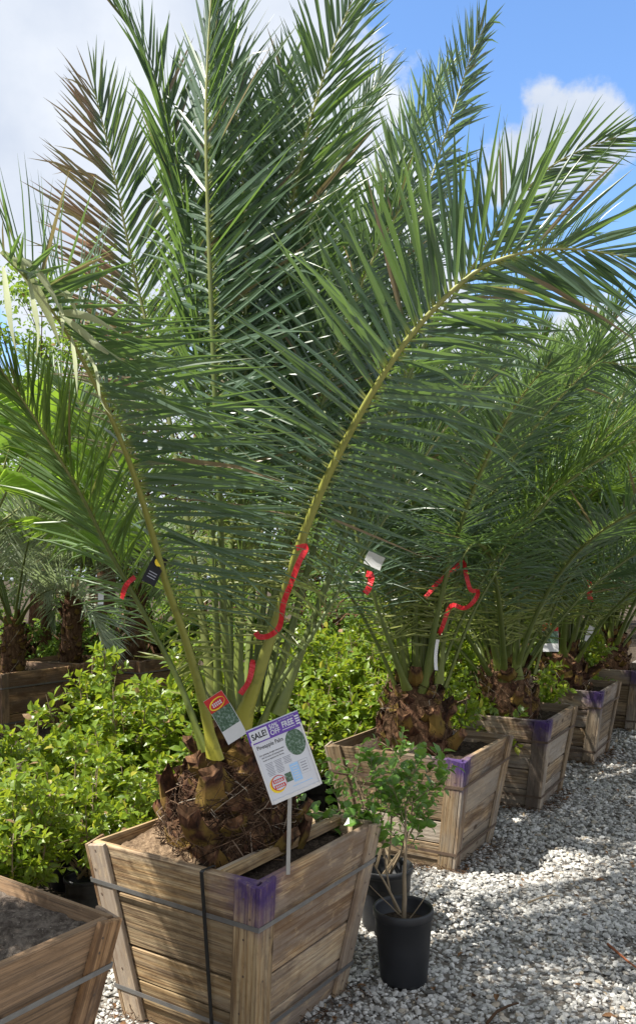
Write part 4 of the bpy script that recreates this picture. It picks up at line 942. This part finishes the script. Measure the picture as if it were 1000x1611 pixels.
def fan_leaf_mesh(seed, rad=.5, n=34):
    g_ = random.Random(seed); V = []; F3 = []; A = []
    for i in range(n):
        a0 = R(-125 + 250 * i / n); a1 = R(-125 + 250 * (i + 1) / n); am = (a0 + a1) / 2; rr = rad * g_.uniform(.9, 1.05); b = len(V); t = g_.random()
        for (r, a, z) in ((.04, am, 0), (rr * .6, a0, .03), (rr * .6, a1, .03), (rr * .6, am, 0), (rr, am, -.10 * rr)): V.append((r * math.sin(a), r * math.cos(a), z + .12 * r * r)); A.append((t, 0, r / rad, 1))
        F3 += [(b, b + 3, b + 1), (b, b + 2, b + 3), (b + 1, b + 3, b + 4), (b + 3, b + 2, b + 4)]
    return mesh('blade', V, [np.array(F3)], [M['fan']], {'var': np.array(A)})
FAN = [fan_leaf_mesh(i) for i in range(3)]
def fan_palm(x, y, label, seed, h, n=13, s=1.):
    g_ = random.Random(seed); root = thing('fan_palm', label, 'palm tree', (x, y, .004), 0, 'fan palms in the background')
    mb = MB(); mb.lathe([(.08, 0), (.07, h * .4), (.07, h * .8), (.05, h)], 12, None, .06); ob('trunk', mb.me('trunk', M['trunk'], True), root)
    for i in range(n):
        q = i * 2.4; e = R(75 - 75 * i / n); L = .75 * s * g_.uniform(.8, 1.1); d = Vector((math.cos(q) * math.cos(e), math.sin(q) * math.cos(e), math.sin(e))); tip = d * L + Vector((0, 0, h - .15 * (1 - math.sin(e))))
        mb = MB(); mb.tube([(0, 0, h - .1), d * L * .5 + Vector((0, 0, h)), tip], [.014, .01, .007], 5); f = ob('frond', mb.me('frond', M['petiole']), root)
        b = ob('blade', FAN[i % 3], f, tip); y_ = (d + Vector((0, 0, -.1 - .5 * g_.random()))).normalized(); x_ = y_.cross(Vector((0, 0, 1))).normalized(); z_ = x_.cross(y_); mt = Matrix((x_, y_, z_)).transposed().to_4x4(); mt.translation = tip; b.matrix_local = mt @ Matrix.Rotation(g_.uniform(-.4, .4), 4, 'Y'); b.scale = (s, s, s)
for (px, Y, h, lab, sd, s) in ((-22, 7.9, 2.1, 'bright green fan palm at the left edge behind the silver palms', 1, 1.5), (75, 10.5, 2.2, 'smaller fan palm standing deeper behind the bright one', 2, 1.0)):
    c = at(px, 900, Y); fan_palm(c.x, c.y, lab, sd, h, 14, s)

# ------------------------------------------------------------------ trees and bushes far behind
def tree(x, y, h, w, label, seed, mat, leaf=.13, n_cl=46, per=110, th=.35, group='trees behind the nursery rows'):
    g_ = random.Random(seed); gn = np.random.default_rng(seed); root = thing('broad_tree', label, 'tree', (x, y, .0), 0, group)
    mb = MB(); mb.tube([(0, 0, -.05), (.05, .02, h * .25), (.0, .1, h * .5), (.1, 0, h * .75)], [.16 * h / 6, .12 * h / 6, .09 * h / 6, .04], 8)
    P = []; Dd = []
    for i in range(n_cl):
        q = g_.uniform(0, 6.283); e = g_.uniform(-1, 1); r = g_.random() ** .45
        c = Vector((w * r * math.cos(q) * math.sqrt(1 - e * e * .6), w * r * math.sin(q) * math.sqrt(1 - e * e * .6), h * (th + (1 - th) * (.5 + .5 * e * r))))
        zb = h * g_.uniform(.2, .6); mb.tube([(0, 0, zb), (c.x * .5, c.y * .5, (zb + c.z) / 2 + .2), tuple(c)], [.035, .02, .006], 4, None, False)
        cr = w * g_.uniform(.16, .32); v = gn.normal(0, 1, (per, 3)); v = nrm(v) * (gn.uniform(0, 1, (per, 1)) ** .5) * cr * np.array([1, 1, .7]); P.append(v + np.array(c)); Dd.append(v + gn.normal(0, .5 * cr, (per, 3)) + np.array([0, 0, -.1 * cr]))
    ob('trunk', mb.me('trunk', M['bark'], True), root)
    ob('crown', leaf_cloud(np.concatenate(P), np.concatenate(Dd), leaf, seed, 'crown', M[mat], .5, (.45, .28)), root, kind='stuff')
TREES = [
 (60, 16, 7.6, 2.2, 'tall light green tree behind the bright fan palm', 'tree'), (165, 18, 9.6, 2.3, 'tallest light green tree showing behind the brown scorched frond', 'tree'),
 (-60, 15, 4.2, 2.0, 'light green tree at the left edge behind the fan palms', 'tree'), (300, 17, 6.6, 2.6, 'dark tree hidden behind the largest palm', 'tree_dark'),
 (470, 18, 6.0, 2.8, 'dark tree showing through between the first two palms', 'tree_dark'), (640, 19, 5.8, 2.8, 'green tree showing through behind the second palm', 'tree'),
 (790, 20, 5.2, 2.9, 'dark tree behind the third palm', 'tree_dark'), (930, 21, 5.6, 3.0, 'green tree behind the farthest palms', 'tree'), (1080, 20, 5.5, 2.8, 'dark tree beyond the right edge of the row', 'tree_dark'),
]
for i, (px, Y, h, w, lab, mt) in enumerate(TREES):
    c = at(px, 900, Y); tree(c.x, c.y, h, w, lab, 900 + i, mt)
for i, (px, Y, h) in enumerate(((40, 10.5, 1.25), (110, 11, 1.15), (180, 11, 1.2), (250, 11.5, 1.3), (330, 11.5, 1.4), (420, 12, 1.5), (510, 12, 1.5), (600, 12.5, 1.5), (690, 13, 1.5), (780, 13.5, 1.6), (870, 14, 1.6))):
    c = at(px, 900, Y); tree(c.x, c.y, h * 1.0, .7, 'low rounded green bush in the far row behind the planter boxes', 950 + i, 'tree', .07, 26, 90, .12, 'low bushes in the far row')
for i in range(15):
    px = -120 + i * 88; Y = 23 + (i * 7 % 5); c = at(px, 900, Y); tree(c.x, c.y, 3.4 + (i * 5 % 4) * .5, 1.7, 'leafy bank tree far behind everything, part of the green skyline', 1200 + i, 'tree' if i % 2 else 'tree_dark', .16, 40, 90, .08, 'far bank trees')
for i, (px, Y, lab) in enumerate(((690, 10.2, 'date palm in the second row behind the third palm'), (830, 12.0, 'date palm in the second row behind the fourth palm'))):
    c = at(px, 900, Y); generic_palm((c.x, c.y), lab, 20, 70 + i, .95, 'date palms in the second row', .5, .18, .3)

# ------------------------------------------------------------------ litter on the gravel
def litter():
    gn = np.random.default_rng(12); n = 150; u = gn.uniform(-1, 5, n); p = gn.uniform(-2.4, -.35, n)
    P = np.stack([B1.x + U.x * u + PL.x * p, B1.y + U.y * u + PL.y * p, gn.uniform(.018, .03, n)], 1); D = gn.normal(0, 1, (n, 3)); D[:, 2] *= .15
    me = leaf_cloud(P, D, .045, 12, 'leaf_litter', M['litter'], .4, (.5, .3), .25); o = ob('leaf_litter', me, kind='stuff'); o['label'] = 'scattered dry brown leaves lying on the gravel'
M['litter'] = mat_flat('dry leaf', (.16, .085, .04), .8, .2, 0, .6, 6)
litter()
def debris():
    gd = random.Random(77); mb = MB(); P = []; D = []
    for b, S in ((box1, .8), (box2, .85), (box3, .85), (box4, .85), (box5, .85)):
        w = S / 2 * .735
        for i in range(260):
            side = gd.choice((0, 0, 3, 3, 2)); t = gd.uniform(-1.05, 1.05) * w; o_ = w + abs(gd.gauss(0, .05)) + .005
            p = Vector(((o_, t), (t, o_), (-o_, t), (t, -o_))[side]).to_3d(); p.rotate(b.rotation_euler); p += b.location; p.z = gd.uniform(.012, .035)
            if i % 5 < 4:
                q = gd.uniform(0, 6.28); L = gd.uniform(.03, .11); d = Vector((math.cos(q), math.sin(q), 0)) * L
                mb.tube([p, p + d * .5 + Vector((0, 0, gd.uniform(.0, .02))), p + d + Vector((gd.uniform(-.02, .02), gd.uniform(-.02, .02), 0))], [.0012, .0014, .0006], 3, (gd.random() * .8, 0, .5, 1), False)
            else: P.append(tuple(p)); D.append((gd.gauss(0, 1), gd.gauss(0, 1), gd.gauss(0, .2)))
    o = ob('debris', mb.me('debris', M['fibre']), kind='stuff'); o['label'] = 'dry palm fibre and twigs gathered along the feet of the planters'
    o = ob('fallen_leaves', leaf_cloud(np.array(P), np.array(D), .032, 78, 'fallen_leaves', M['litter'], .5, (.5, .3), .3), kind='stuff'); o['label'] = 'small dry leaves gathered along the feet of the planters'
debris()
def stick(pts, r, label, mat):
    P = [at_z(x, y, .03) for x, y in pts]; o0 = P[0]; mb = MB(); mb.tube([p - o0 for p in P], [r, r * .9, r * .7, r * .5][:len(P)], 5); thing('twig', label, 'twig', o0, 0, 'dry twigs on the gravel', mb.me('twig', mat, True))
M['red_stick'] = mat_flat('reddish stick', (.32, .11, .05), .7, .3)
stick([(955, 1485), (975, 1502), (990, 1515), (1012, 1530)], .006, 'reddish brown stick on the gravel at the right edge', M['red_stick'])
stick([(765, 1610), (780, 1592), (800, 1582), (815, 1578)], .006, 'grey dead twig on the gravel at the bottom edge', M['fibre'])
stick([(830, 1420), (850, 1412), (868, 1408), (880, 1410)], .005, 'dark twig at the edge of the sunny gravel patch', M['twig'])
